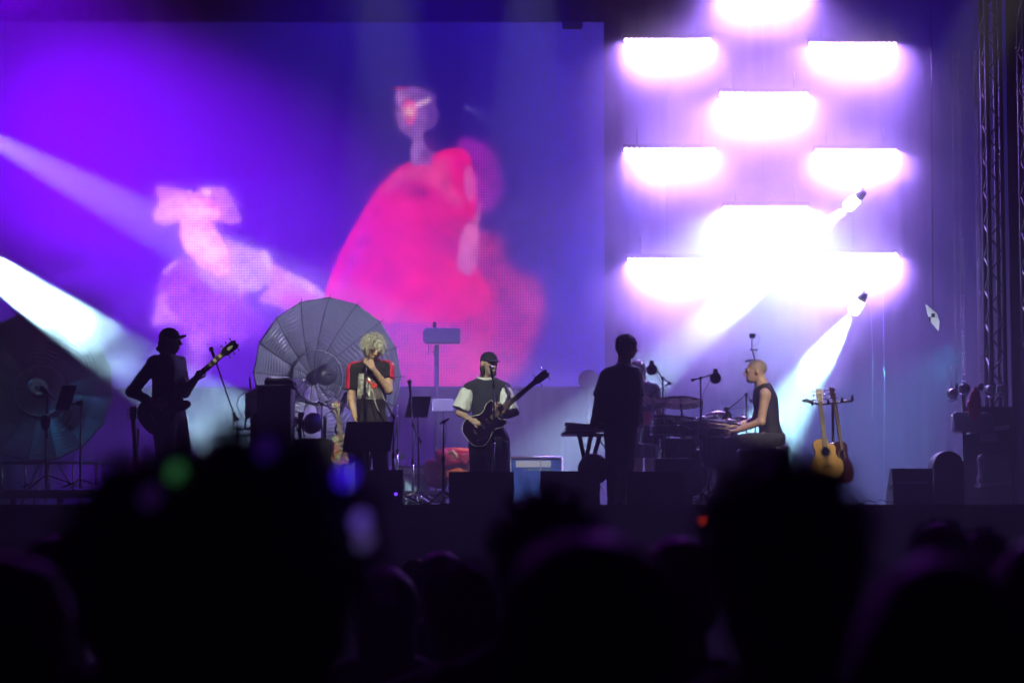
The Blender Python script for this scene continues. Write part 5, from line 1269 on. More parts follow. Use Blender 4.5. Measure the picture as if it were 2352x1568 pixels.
def guitar(name, c, ax, up, label, cat, body_mat, outline, nlen=.50, thick=.042, acoustic=False, side_mat=None, head=(.17,.075), pegs=6, strings=6, group=None, strap=False, scale=1.0, pearl=False, edge=None, body_tilt=None, top_mat=None, nw=.05):
    """c body centre, ax along the neck, front faces nrm"""
    ax = Vector(ax).normalized(); up = Vector(up); nrm = -(ax.cross(up)).normalized() if False else up.normalized()
    nrm = (nrm-ax*nrm.dot(ax)).normalized(); side = nrm.cross(ax).normalized(); c = Vector(c); s = scale
    t = thing(name, c-Vector((0,0,.2)), label, cat, group)
    ol = [(u*s, v*s) for u, v in smooth_outline(outline, 5)]
    B = MB().prism(ol, c-nrm*thick, ax, side, nrm, thick, crown=0 if acoustic else .004).build("body", side_mat or body_mat, t, smooth=False)
    if acoustic or top_mat:
        MB().prism([(u*.985,v*.985) for u,v in ol], c+nrm*.0005, ax, side, nrm, .004).build("soundboard" if acoustic else "top", top_mat or body_mat, B)
    top = c+nrm*(.006 if (acoustic or top_mat) else .006)
    if edge: MB().tube([c+ax*u+side*v for u, v in ol], .004, 5, closed=True).build("binding", edge, B)
    n0 = c+ax*(.12 if not acoustic else .135)*s+nrm*.012; n1 = c+ax*(.20*s+nlen)+nrm*.012
    N_ = MB(); M3 = Matrix((ax, side, nrm)).transposed(); mid = (n0+n1)/2
    N_.box(mid, ((n1-n0).length, nw, .018), M3, bev=.006).build("neck", side_mat or m_wood2 if not acoustic else m_wood2, t)
    fb_ = MB().box(mid+nrm*.011, ((n1-n0).length, nw*.94, .006), M3); L_ = (n1-n0).length
    for k in range(1, 15):
        u = L_*(1-2**(-k/9.))*1.25
        if u < L_: fb_.box(n1-ax*u+nrm*.0135, (.003, nw*.94, .003), M3)
    fb = fb_.build("fretboard", m_neck if not acoustic else mat("fretboard_grey", (.25,.22,.2), .5), t)
    if pearl:
        for k, u in enumerate((.035,.105,.17,.235,.3)): MB().box(n1-ax*u+nrm*.0145, (.032, nw*.7, .003), M3).build("inlay", m_cream, fb)
    hl, hw = head; tilt = (ax-nrm*.12).normalized(); hc = n1+tilt*hl/2
    hh = [(-hl/2,-nw*.5),(-hl*.3,-hw*.5),(hl*.3,-hw*.55),(hl*.5,-hw*.32),(hl*.42,0),(hl*.5,hw*.32),(hl*.3,hw*.55),(-hl*.3,hw*.5),(-hl/2,nw*.5)]
    H = MB().prism(hh, hc-nrm*.006, tilt, side, nrm, .014).build("headstock", body_mat if not acoustic else m_wood2, t)
    if pearl:
        MB().prism([(-.03,-.012),(.0,-.016),(.03,-.008),(.04,.0),(.03,.008),(.0,.016),(-.03,.012)], hc+nrm*.0085, tilt, side, nrm, .002).build("emblem", m_cream, H)
    for k in range(pegs):
        sg = 1 if k % 2 else -1; u = -hl*.3+hl*.6*(k//2)/max(1,(pegs-1)//2)
        p = hc+tilt*u+side*sg*hw*.5; MB().tube([p, p+side*sg*.022], .004, 5).ball(p+side*sg*.03, (.010,.010,.012), 8, 5).ball(hc+tilt*u+side*sg*hw*.22+nrm*.012, .006, 6, 4).build("tuning_peg", m_chrome, H)
    br = c-ax*.10*s+nrm*.012; MB().box(br, (.02,.10*(1.1 if acoustic else .7),.012), M3, bev=.003).build("bridge", m_chrome if not acoustic else mat("bridge_wood", (.08,.03,.02), .5), t)
    sm = MB()
    for k in range(strings):
        o_ = (k-(strings-1)/2)*nw*.8/strings; sm.tube([br+side*o_*1.3+nrm*.007, n1+side*o_+nrm*.017, hc+tilt*hl*.1+side*o_*1.6+nrm*.012], .0012, 3)
    sm.build("strings", m_chrome, t)
    if acoustic:
        sh = c+ax*.075*s; MB().lathe([(.0,0),(.046,0)], sh+nrm*.0055, nrm, 28).build("sound_hole", m_rub, t)
        MB().lathe([(.048,0),(.066,0)], sh+nrm*.0053, nrm, 28, cap=False).build("rosette", mat("rosette_brown", (.3,.22,.12), .5), t)
    else:
        for u in (.0,.075): MB().box(c+ax*u*s+nrm*.012, (.032,.075,.012), M3, bev=.004).build("pickup", m_chrome, t)
        for k in range(3): MB().lathe([(.012,0),(.011,.014),(0,.015)], c-ax*(.13-.04*k)*s-side*(.085+.012*k)*s+nrm*.006, nrm, 10).build("knob", m_chrome, t)
    return t
m_gblk = mat("guitar_black", (.012,.012,.014), .12, coat=.8)
# guitarist's electric
hold = Vector(P(368,942,24.2-.18)); hd = Vector(P(503,822,24.2-.27)); ax = hd-hold
guitar("electric_guitar", hold+ax*.02, ax, (-.15,-1,.15), "dark electric guitar with block inlays and an ornate headstock, held by the silhouetted guitarist", "guitar", m_gblk, ELEC, nlen=ax.length-.20, pearl=True, head=(.19,.095), scale=1.22, nw=.058)
MB().tube([S_ for S_ in (hold-ax.normalized()*.22+Vector((0,0,.02)), Vector(P(344,905,24.2+.1)), Vector(P(352,840,24.2+.02)), Vector(P(380,828,24.1)), Vector(P(405,870,24.0)), hold+ax.normalized()*.2)], .014, 6)
# bassist's bass
hold = Vector(P(1109,978,25.5-.21)); hd = Vector(P(1231,876,25.5-.33)); ax = hd-hold
guitar("bass_guitar", hold, ax, (-.05,-1,.12), "black bass guitar with pale binding and a four-peg headstock, held by the bassist", "bass guitar", mat("bass_body", (.010,.004,.012), .1, coat=1.), ELEC, nlen=ax.length-.20*1.12, pegs=4, strings=4, scale=1.04, head=(.19,.085), edge=m_white, nw=.055)
tag(MB().tube([Vector(P(1160,885,25.36)), Vector(P(1170,905,25.3)), Vector(P(1162,925,25.25)), hold+ax.normalized()*.22], .02, 6).build("guitar_strap", mat("strap_purple", (.07,.04,.12), .6)), "dark strap running from the bass guitar over the shoulder of the bassist", "guitar strap")
# spare instrument headstock on a stand at the guitarist's back
b = deck_at(313, 24.6); t = thing("guitar_stand", b, "black stand with a spare guitar behind the silhouetted guitarist", "guitar stand", "guitar stands")
MB().tube([b+Vector((0,0,.1)), Vector(P(318,985,24.75))], .012, 8).build("pole", m_steel, t); tripod(b, .25, .25, m_steel, t)
c = Vector(P(318,1112,24.65)); hd = Vector(P(308,965,24.75))
guitar("electric_guitar", c, hd-c, (-.3,-1,.1), "spare dark guitar upright on a stand behind the silhouetted guitarist", "guitar", m_gblk, ELEC, nlen=(hd-c).length-.2, head=(.16,.08))
# painted guitar at the singer's right
c = Vector(P(787,1030,25.3)); hd = Vector(P(774,938,25.4)); b = deck_at(787, 25.45); t = thing("guitar_stand", b, "black stand under the brightly painted guitar", "guitar stand", "guitar stands")
MB().tube([b+Vector((0,0,.15)), Vector(P(783,985,25.5))], .012, 8).build("pole", m_steel, t); tripod(b, .25, .25, m_steel, t)
m_psy = bpy.data.materials.new("painted_swirls"); m_psy.use_nodes = True; N = m_psy.node_tree.nodes; L = m_psy.node_tree.links
tc = N.new("ShaderNodeTexCoord"); vo = N.new("ShaderNodeTexVoronoi"); vo.inputs["Scale"].default_value = 22; nz = N.new("ShaderNodeTexNoise"); nz.inputs["Scale"].default_value = 9; nz.inputs["Distortion"].default_value = 3
cr = N.new("ShaderNodeValToRGB"); e = cr.color_ramp.elements; e[0].color = (.02,.02,.03,1); e[1].color = (.8,.75,.7,1); e[0].position = .3; e[1].position = .75
for pos, col in ((.42,(.6,.03,.05,1)),(.5,(.7,.7,.65,1)),(.57,(.1,.3,.03,1)),(.64,(.6,.45,.03,1))): x = e.new(pos); x.color = col
cr.color_ramp.interpolation = 'CONSTANT'; L.new(tc.outputs["Object"], nz.inputs["Vector"]); L.new(nz.outputs["Fac"], cr.inputs[0]); L.new(cr.outputs[0], N["Principled BSDF"].inputs["Base Color"]); N["Principled BSDF"].inputs["Roughness"].default_value = .2
guitar("electric_guitar", c, hd-c, (0,-1,.1), "guitar with a brightly painted swirling body, on a stand left of the music stand", "guitar", m_psy, ACOU2, nlen=(hd-c).length-.2, head=(.14,.07), scale=.72, side_mat=m_black2, top_mat=m_psy)
# two acoustic guitars on a tall double stand
Y = 25.3; b = deck_at(1915, Y+.25); t = thing("guitar_stand", b, "tall double guitar stand with two padded yokes holding the acoustic guitars", "guitar stand", "guitar stands")
zt = P(1915,925,Y).z; MB().tube([b+Vector((0,0,.1)), Vector((b.x,b.y,zt))], .016, 8).build("pole", m_steel, t); tripod(b, .3, .35, m_steel, t)
MB().tube([P(1845,920,Y+.05), P(1862,924,Y+.12), P(1882,928,Y+.06), P(1908,926,Y+.1), P(1935,922,Y+.15), P(1958,920,Y+.1)], .014, 8).build("yoke_bar", m_steel, t)
for (x, y) in ((1866,924),(1902,922),(1934,918),(1958,913)): MB().tube([P(x,y+5,Y+.08), P(x,y-4,Y-.02)], .014, 6).build("yoke_pad", m_rub, t)
MB().tube([P(1843,920,Y), P(1852,917,Y-.03), P(1866,922,Y-.03)], .012, 6).build("clip", m_steel, t)
c = Vector(P(1898,1052,Y-.04)); hd = Vector(P(1884,926,Y+.02))
guitar("acoustic_guitar", c, hd-c, (.0,-1,.06), "honey-coloured acoustic guitar with a cutaway, hanging on the double stand", "guitar", m_wood, ACOU, nlen=(hd-c).length-.20*.86, thick=.1, acoustic=True, side_mat=m_wood2, head=(.16,.07), scale=.92, group="acoustic guitars on the double stand")
c = Vector(P(1935,1060,Y+.12)); hd = Vector(P(1914,920,Y+.15))
guitar("acoustic_guitar", c, hd-c, (.75,-.7,.05), "dark red-brown acoustic guitar half hidden on the double stand, turned aside", "guitar", m_wood2, ACOU2, nlen=(hd-c).length-.20*.92, thick=.1, acoustic=True, side_mat=m_wood2, top_mat=m_wood2, head=(.15,.07), scale=.95, group="acoustic guitars on the double stand")
# keyboard stack
Y = 25.6; w = Wp(Y); b = deck_at(1350, Y); t = thing("keyboard", Vector(w(1350,985)), "dark slim keyboard seen from the side, left of the figure in the coat", "keyboard")
MB().box((w(1350,981)+w(1350,981))/2+Vector((.03,.3,0)), (w(1405,1).x-w(1295,1).x,.8,.07), bev=.012).build("case", m_black2, t)
MB().box(w(1330,994)+Vector((0,.3,0)), (w(1372,1).x-w(1294,1).x,.7,.035), bev=.015).build("lower_tray", m_black2, t)
kb = MB()
for k in range(30): kb.box(Vector((w(1310,1).x, Y-.05+k*.023, w(1,972).z+.002)), (.13,.019,.008))
kb.build("keys", m_white, t)
t2 = thing("keyboard_stand", b, "black splayed keyboard stand under the slim keyboard", "keyboard stand")
for (a0,a1) in (((1331,1000),(1349,1090)),((1357,1000),(1340,1090)),((1378,1000),(1352,1090)),((1368,998),(1392,1030))):
    MB().tube([w(*a0), w(*a1)], .025 if a0[0] != 1368 else .01, 8).build("leg", m_steel, t2)
MB().tube([w(1325,999), w(1395,999)], .02, 8).build("crossbar", m_steel, t2)
c = deck_at(1362, 25.2); t3 = thing("round_case", c, "round dark drum case on the floor under the keyboard stand", "case")
MB().lathe([(.0,0),(.05,.06),(.16,.07),(.17,.1),(.17,.28),(.15,.32),(0,.33)], w(1362,1078,-.35)+Vector((0,0,0)), (0,-1,0), 28).build("shell", m_black, t3)
MB().tube([w(1376,1046,-.68), w(1388,1055,-.68)], .012, 6).build("handle", m_chrome, t3)
# drum kit -------------------------------------------------------------------------------------
m_shell = mat("drum_shell_purple", (.05,.02,.09), .25, coat=.6); m_cym = mat("cymbal_bronze", (.35,.25,.2), .25, metal=1.); m_headm = mat("drum_skin", (.12,.1,.18), .5)
kit = thing("drum_kit", deck_at(1600, 26.2), "dark violet drum kit with toms, snare and cymbals in front of the drummer", "drum kit")
def drum(c, r, h, axis=(0,0,1), name="drum", mt=None):
    ax = Vector(axis).normalized(); d = MB().lathe([(r*.98,-h/2),(r,-h/2+.01),(r,h/2-.01),(r*.98,h/2)], c, ax, 32).build(name, mt or m_shell, kit)
    for s in (-1,1):
        q = Vector((0,0,1)).rotation_difference(ax)
        ring = [Vector(c)+q@Vector((r*1.02*math.cos(a), r*1.02*math.sin(a), s*h/2)) for a in [2*math.pi*i/32 for i in range(32)]]
        MB().tube(ring, .008, 6, closed=True).build("hoop", m_chrome, d)
    for k in range(8):
        q = Vector((0,0,1)).rotation_difference(ax); a = 2*math.pi*k/8
        MB().tube([Vector(c)+q@Vector((r*1.03*math.cos(a), r*1.03*math.sin(a), z)) for z in (-h/2, h/2)], .005, 5).build("lug", m_chrome, d)
    MB().lathe([(0,h/2-.004),(r*.96,h/2-.004)], c, ax, 32).build("drum_skin", m_headm, d)
    return d
w = Wp(26.0)
def cymbal(px, py, Y, r, tilt, name="cymbal", pole=True, half=False):
    c = Vector(P(px, py, Y)); ax = Vector(tilt).normalized()
    o = MB().lathe([(.0,.03),(.03,.028),(.045,.012),(.1,.006),(r,-.018),(r,-.021),(.1,.002),(.04,.006),(0,.02)], c, ax, 40, cap=False).build(name, m_cym, kit)
    MB().tube([c+ax*.0, c+ax*.06], .006, 6).ball(c+ax*.045, .014, 8, 6).build("wing_nut", m_black2, o)
    if pole:
        b = Vector((c.x+.03, c.y, DECK)); MB().tube([c-ax*.02, c-ax*.02+Vector((.03,0,-.16)), b+Vector((0,0,.2))], [.01,.014,.014], 8).build("cymbal_stand", m_steel, kit)
        for k in range(3): a = .5+2.094*k; MB().tube([b+Vector((0,0,.22)), b+Vector((.28*math.cos(a), .28*math.sin(a), .01))], .009, 6).build("stand_leg", m_steel, kit)
cymbal(1562, 921, 26.3, .265, (.03,.25,1))
cymbal(1672, 967, 26.3, .19, (.05,.1,1), "hi_hat"); cymbal(1672, 972, 26.3, .19, (.05,.1,1), "hi_hat", pole=False)
cymbal(1498, 915, 26.9, .18, (.5,.3,1))
drum(w(1531,973,.1), .17, .19, (.08,-.05,1)); drum(w(1578,982,-.05), .16, .16, (-.06,-.1,1)); drum(w(1530,988,-.2), .17, .10, (0,0,1), "snare_drum", mat("snare_dark", (.04,.03,.07), .2, metal=.6))
drum(w(1650,1040,-.0), .20, .34, (0,0,1), "floor_tom"); drum(w(1620,1000,.25), .15, .2, (0,-.1,1)); drum(w(1660,992,.15), .16, .10, (0,-.06,1), "snare_drum", MATS["snare_dark"])
drum(w(1590,1085,.4), .28, .4, (-.5,-1,0), "bass_drum")
for (x, y0, y1) in ((1536,1000,1075),(1559,1010,1060),(1572,1000,1120),(1645,1000,1140),(1625,990,1130)):
    MB().tube([w(x,y0,.1), w(x+3,y1,.1)], .012, 6).build("stand_rod", m_chrome if x in (1572,) else m_steel, kit)
rs = random.Random(21)
for k in range(14):
    a = w(rs.uniform(1530,1690), rs.uniform(985,1050), rs.uniform(-.2,.2)); b_ = a+Vector((rs.uniform(-.15,.15), rs.uniform(-.1,.1), rs.uniform(-.2,.05)))
    MB().tube([a, b_], .009, 6).ball(a, .018, 8, 5).build("clamp_rod", rs.choice([m_chrome, m_steel, m_black2]), kit)
MB().tube([w(1536,958,-.2), w(1558,972,-.25), w(1590,985,-.25)], .006, 5).build("rod_highlight", m_chrome, kit)
# more of the kit: second row of drums, small cymbals, rack bar and clamps
drum(w(1625,972,.3), .12, .15, (-.1,-.1,1)); drum(w(1700,1012,-.1), .13, .12, (0,-.05,1), "side_drum", MATS["snare_dark"]); drum(w(1500,1000,.3), .15, .2, (.1,0,1)); drum(w(1555,1040,-.15), .20, .3, (0,0,1), "floor_tom")
cymbal(1640,950,26.6,.13,(-.2,.2,1)); cymbal(1705,962,26.5,.10,(.1,.12,1),pole=False)
MB().tube([w(1500,962,-.1), w(1560,956,-.12), w(1640,966,-.1), w(1700,975,0)], .013, 8).build("rack_bar", m_chrome, kit)
for k in range(16):
    a = w(1500+k*13, 960+6*math.sin(k), -.12); MB().tube([a, a+Vector((rs.uniform(-.04,.04), -.03, rs.uniform(-.12,.06)))], .007, 5).ball(a, .016, 8, 5).build("clamp_rod", [m_chrome, m_steel][k % 2], kit)
MB().tube([w(1490,910,-.1), w(1540,878,-.1)], .008, 6).build("boom_rod", m_steel, kit); MB().box(w(1600,1010,-.15), (.05,.04,.14), bev=.006).box(w(1588,1020,-.15), (.08,.03,.05), bev=.006).build("pedal_frame", m_chrome, kit)
for k in range(4): MB().tube([w(1570+k*9,1018,-.2), w(1572+k*9,1036,-.2)], .006, 5).build("tension_rod", m_chrome, kit)
# trunk by the drums
t = thing("drum_case", deck_at(1540, 25.3), "low black equipment box with a shiny top edge, left below the drums", "case"); w2 = Wp(25.3)
zt = w2(1540,1052).z; MB().box((w2(1542,1).x, 25.5, (zt+DECK)/2), (.42,.4,zt-DECK), bev=.012).build("box", m_black, t)
MB().tube([(w2(1515,1).x,25.3,zt), (w2(1575,1).x,25.3,zt)], .008, 6).build("metal_edge", m_chrome, t)
# lit grey amplifier between the drums
Y = 29.5; t = thing("amplifier", deck_at(1585, Y), "grey amplifier seen through the drum hardware", "amplifier"); a = P(1562,995,Y); b_ = P(1612,1065,Y)
MB().box(((a.x+b_.x)/2, Y+.2, (a.z+DECK)/2), (b_.x-a.x,.4,a.z-DECK), bev=.01).build("cabinet", mat("amp_grey", (.3,.31,.3), .7), t); MB().box(((a.x+b_.x)/2+.1, Y-.006, (a.z+b_.z)/2+.1), (.1,.012,.14)).build("control_panel", m_chrome, t)
# drummer's stool
b = deck_at(1772, 26.0); zs = P(1772,1022,26.0).z; t = thing("drum_stool", b, "round padded drum stool under the seated drummer", "stool")
MB().lathe([(.0,-.08),(.15,-.08),(.17,-.05),(.17,-.02),(.14,0),(0,.0)], (b.x+.04,26.0,zs), (0,0,1), 24).build("seat", m_black2, t); MB().tube([b+Vector((0,0,.15)), (b.x,26.0,zs-.08)], .02, 8).build("pole", m_chrome, t); tripod(b, .3, .25, m_chrome, t)
MB().box((P(1801,1017,26.0).x,26.0,P(1801,1017,26).z), (.06,.05,.04), bev=.01).build("adjusting_knob", m_alu, t)
# camera on a thin pole above the drummer
Y = 27.2; w = Wp(Y); b = deck_at(1737, Y); t = thing("camera_pole", b, "small boxy camera on a thin pole rising above the shaved head of the drummer", "camera")
MB().tube([b, w(1733,824), w(1727,800), w(1727,778)], .009, 6).build("pole", m_steel, t); MB().box(w(1728,771), (.065,.05,.055), bev=.008).build("camera_body", m_black2, t)
MB().lathe([(.018,0),(.016,.02),(0,.022)], w(1728,771,-.025), (0,-1,0), 10).build("lens", m_black2, t)
MB().tube([w(1734,767), w(1744,774), w(1744,786), w(1730,796)], .003, 5).build("cable", m_rub, t); MB().tube([w(1722,803), w(1737,803)], .01, 6).ball(w(1738,803), .015, 8, 5).build("clamp", m_black2, t); MB().tube([w(1712,830), w(1726,826), w(1736,832)], .013, 6).build("lower_clamp", m_black2, t)

# ---------------------------------------------------------------- right wing of the stage
# kite shaped reflector
Y = 29.0; w = Wp(Y); t = thing("kite_panel", w(2141,728), "white kite-shaped lamp reflector hanging edge-on in the dark at the right", "reflector panel")
p = [w(2126,698,-.05), w(2152,720,-.1), w(2158,738,-.08), w(2156,760,.05), w(2140,742,.12), w(2131,722,.12)]; v = [q_+Vector((0,dy,0)) for dy in (0,.012) for q_ in p]; n = 6
MB().add(v, [list(range(n)), [n+i for i in range(n)][::-1]]+[[i,n+i,n+(i+1)%n,(i+1)%n] for i in range(n)], False).build("panel", mat("kite_white", (.8,.85,.8), .5, emit=(.8,.95,.85), estr=.5), t)  # reflector panel given a weak glow of its own
MB().box(w(2143,724,-.11), (.045,.03,.05), bev=.005).box(w(2135,733,-.05), (.03,.03,.06), bev=.005).build("mounting_plate", m_black2, t)
MB().tube([w(2143,722,.1), P(2138,-60,Y+.1)], .006, 5).build("hanging_wire", m_black2, t)
# lifting chains
def chain_mesh(px, y0, y1, Y, k, lab):
    a = P(px+ (0), y1, Y); z1 = P(px, y0, Y).z; mb = MB(); z = a.z; i = 0
    t = thing("lifting_chain", a, lab, "chain", "lifting chains hanging at the right")
    while z < z1 and i < 170:
        ang = 0 if i % 2 else math.pi/2; pts = []
        for j in range(8):
            q = 2*math.pi*j/8; u = .012*math.cos(q); v_ = .026*math.sin(q); pts.append((a.x+u*math.cos(ang), Y+u*math.sin(ang), z+v_))
        mb.tube(pts, .004, 4, closed=True); z += .042; i += 1
    mb.build("links", m_alu, t)
    MB().box(a+Vector((0,0,-.04)), (.05,.05,.08), bev=.01).build("hook_block", m_black2, t)
for k, (px, lb) in enumerate(((2197,"first lifting chain from the drape side, single"),(2211,"second lifting chain, close beside the third"),(2216,"third lifting chain, close beside the second"),(2250,"fourth lifting chain, above the red bag"),(2254,"fifth lifting chain, just right of the one above the red bag"),(2283,"lifting chain nearest the truss tower"))):
    chain_mesh(px, 120, 880, 27.5, k, lb)
# truss tower
def truss(x0, x1, ytop, ybot, Y, label, dep=.3):
    a = P(x0, ybot, Y); b_ = P(x1, ybot, Y); z1 = P(x0, ytop, Y).z; t = thing("truss_tower", Vector(((a.x+b_.x)/2, Y, DECK)), label, "truss", "aluminium truss towers at the right")
    z0 = DECK
    for x in (a.x, b_.x):
        for y in (Y, Y+dep): MB().tube([(x,y,z0),(x,y,z1)], .026, 8).build("chord", m_truss, t)
    wd = b_.x-a.x; z = z0; s = 1; i = 0
    while z < z1-wd*1.3:
        x0_, x1_ = (a.x, b_.x) if s > 0 else (b_.x, a.x)
        MB().tube([(x0_,Y,z),(x1_,Y,z+wd*1.25)], .013, 6).build("brace", m_truss, t)
        MB().tube([(a.x,Y,z) if s > 0 else (a.x,Y+dep,z),(a.x,Y+dep,z+wd*1.25) if s > 0 else (a.x,Y,z+wd*1.25)], .013, 6).build("brace", m_truss, t)
        z += wd*1.25; s = -s; i += 1
    return t
truss(2278, 2309, -200, 860, 27.0, "slim aluminium truss tower with bright tubes beside the chains")
truss(2366, 2400, -200, 860, 26.0, "outermost truss tower, at the very right edge")
# side drape: black, closes the wing
def side_drape(x0, x1, Y, lab, col=m_black):
    a = P(x0, 1160, Y).x; b_ = P(x1, 1160, Y).x; n = 60; v = []; f = []
    for j in range(2):
        for i in range(n+1): v.append((a+(b_-a)*i/n, Y+.06*math.sin(i*.9)+.03*math.sin(i*2.3), DECK if j == 0 else 13))
    for i in range(n): f.append([i, i+1, n+2+i, n+1+i])
    tag(MB().add(v, f).build("wing_drape", col), lab, "drape")
side_drape(2328, 2700, 27.6, "black wing drape closing the right end of the stage")
# thin cables hanging down the drape
for (px, y0, y1, lb) in ((2027,640,1145,"thin pale cable hanging straight down the drape right of the acoustic guitars"),(2000,700,960,"short faint cable on the drape, left of the longer pale one")):
    a = P(px, y0, 34.5); b_ = P(px+3, y1, 34.5); tag(MB().tube([a, (a+b_)/2+Vector((.02,0,0)), b_], .007, 5).build("hanging_cable", m_alu), lb, "cable", "cables hanging before the drape")
# work shelves with white edges, plastic sheet, red bag, hoist motors
Y = 26.6; w = Wp(Y); b = deck_at(2262, Y); t = thing("rack_trolley", b, "tall rack trolley with two white-edged shelves at the right wing", "trolley")
def slab(p, q, th, dpt, name, mt):
    a, c_ = Vector(w(*p)), Vector(w(*q)); v = []
    for z in (0,-th):
        for (r_, dy) in ((a,0),(c_,0),(c_,dpt),(a,dpt)): v.append(r_+Vector((0,dy,z)))
    MB().add(v, [(0,1,2,3),(7,6,5,4),(0,4,5,1),(1,5,6,2),(2,6,7,3),(3,7,4,0)], False).build(name, mt, t)
slab((2230,986),(2319,975),.045,.4,"shelf",m_alu); slab((2252,1110),(2324,1100),.045,.4,"shelf",m_alu)
for px in (2205,2320): MB().box((w(px,1).x, Y+.15, (w(1,905).z+DECK)/2), (.04,.04,w(1,905).z-DECK)).build("post", m_black2, t)
MB().box((w(2270,1).x, Y+.36, (w(1,930).z+DECK)/2), (w(2322,1).x-w(2208,1).x,.03,w(1,930).z-DECK)).build("back_panel", m_black, t)
MB().box(w(2271,1004,.3), (.2,.02,.1)).build("grey_plate", mat("plate_dull", (.25,.26,.28), .6), t)
m_plast = mat("clear_sheet_plastic", (.35,.38,.4), .2, trans=.5, bump=1, bscale=10, spec=1.)
t = thing("plastic_sheet", Vector(w(2235,985)), "crumpled clear plastic sheet over the upper shelf of the rack trolley", "plastic sheet"); bag_mesh("sheet", w(2232,970,.05), (.24,.12,.12), m_plast, t, 4, .5)
t = thing("plastic_sheet", Vector(w(2285,1098)), "crumpled clear plastic sheet resting on the lower shelf of the rack trolley", "plastic sheet"); bag_mesh("sheet", w(2284,1076,.1), (.19,.12,.17), m_plast, t, 8, .5)
t = thing("hanging_bag", Vector(w(2240,895)), "red cloth bag hanging under the lifting chain", "bag")
def rb(p): return ell_(p, (0,0,0), (.075,.06,.19))+.04*noise3(p+3, 10)+.02*noise3(p, 25)
smesh_at("cloth", rb, V(-.16,-.14,-.3), V(.16,.14,.3), .012, np.array(w(2240,926,-.1)), mat("bag_crimson", (.55,.03,.06), .7, bump=.5, bscale=20), t)
MB().tube([w(2240,898,-.1), w(2250,880,.5)], .008, 6).build("cord", m_black2, t)
for k, (px, py, lb) in enumerate(((2186,904,"chain hoist motor with a pale plastic hood, leftmost above the trolley"),(2214,892,"dark chain hoist motor between the pale hood and the red bag"),(2272,896,"chain hoist motor with a bright rim right of the red bag"),(2301,894,"chain hoist motor against the truss tower"))):
    c = Vector(w(px,py,.4)); t = thing("hoist_motor", c-Vector((0,0,.1)), lb, "hoist motor", "chain hoist motors above the trolley")
    MB().box(c, (.12,.12,.12), bev=.03).build("motor_body", m_black2, t); MB().lathe([(.05,0),(.06,.03),(.04,.05),(0,.05)], c+Vector((0,-.06,0)), (0,-1,0), 12).build("cover", m_alu if k != 1 else m_black2, t)
    MB().tube([c+Vector((-.05,-.05,-.06)), c+Vector((-.02,-.08,-.1)), c+Vector((.05,-.05,-.06))], .009, 6).build("handle", m_alu, t)
    MB().tube([c+Vector((0,0,.05)), c+Vector((0,0,.32))], .007, 5).build("suspension", m_alu, t)
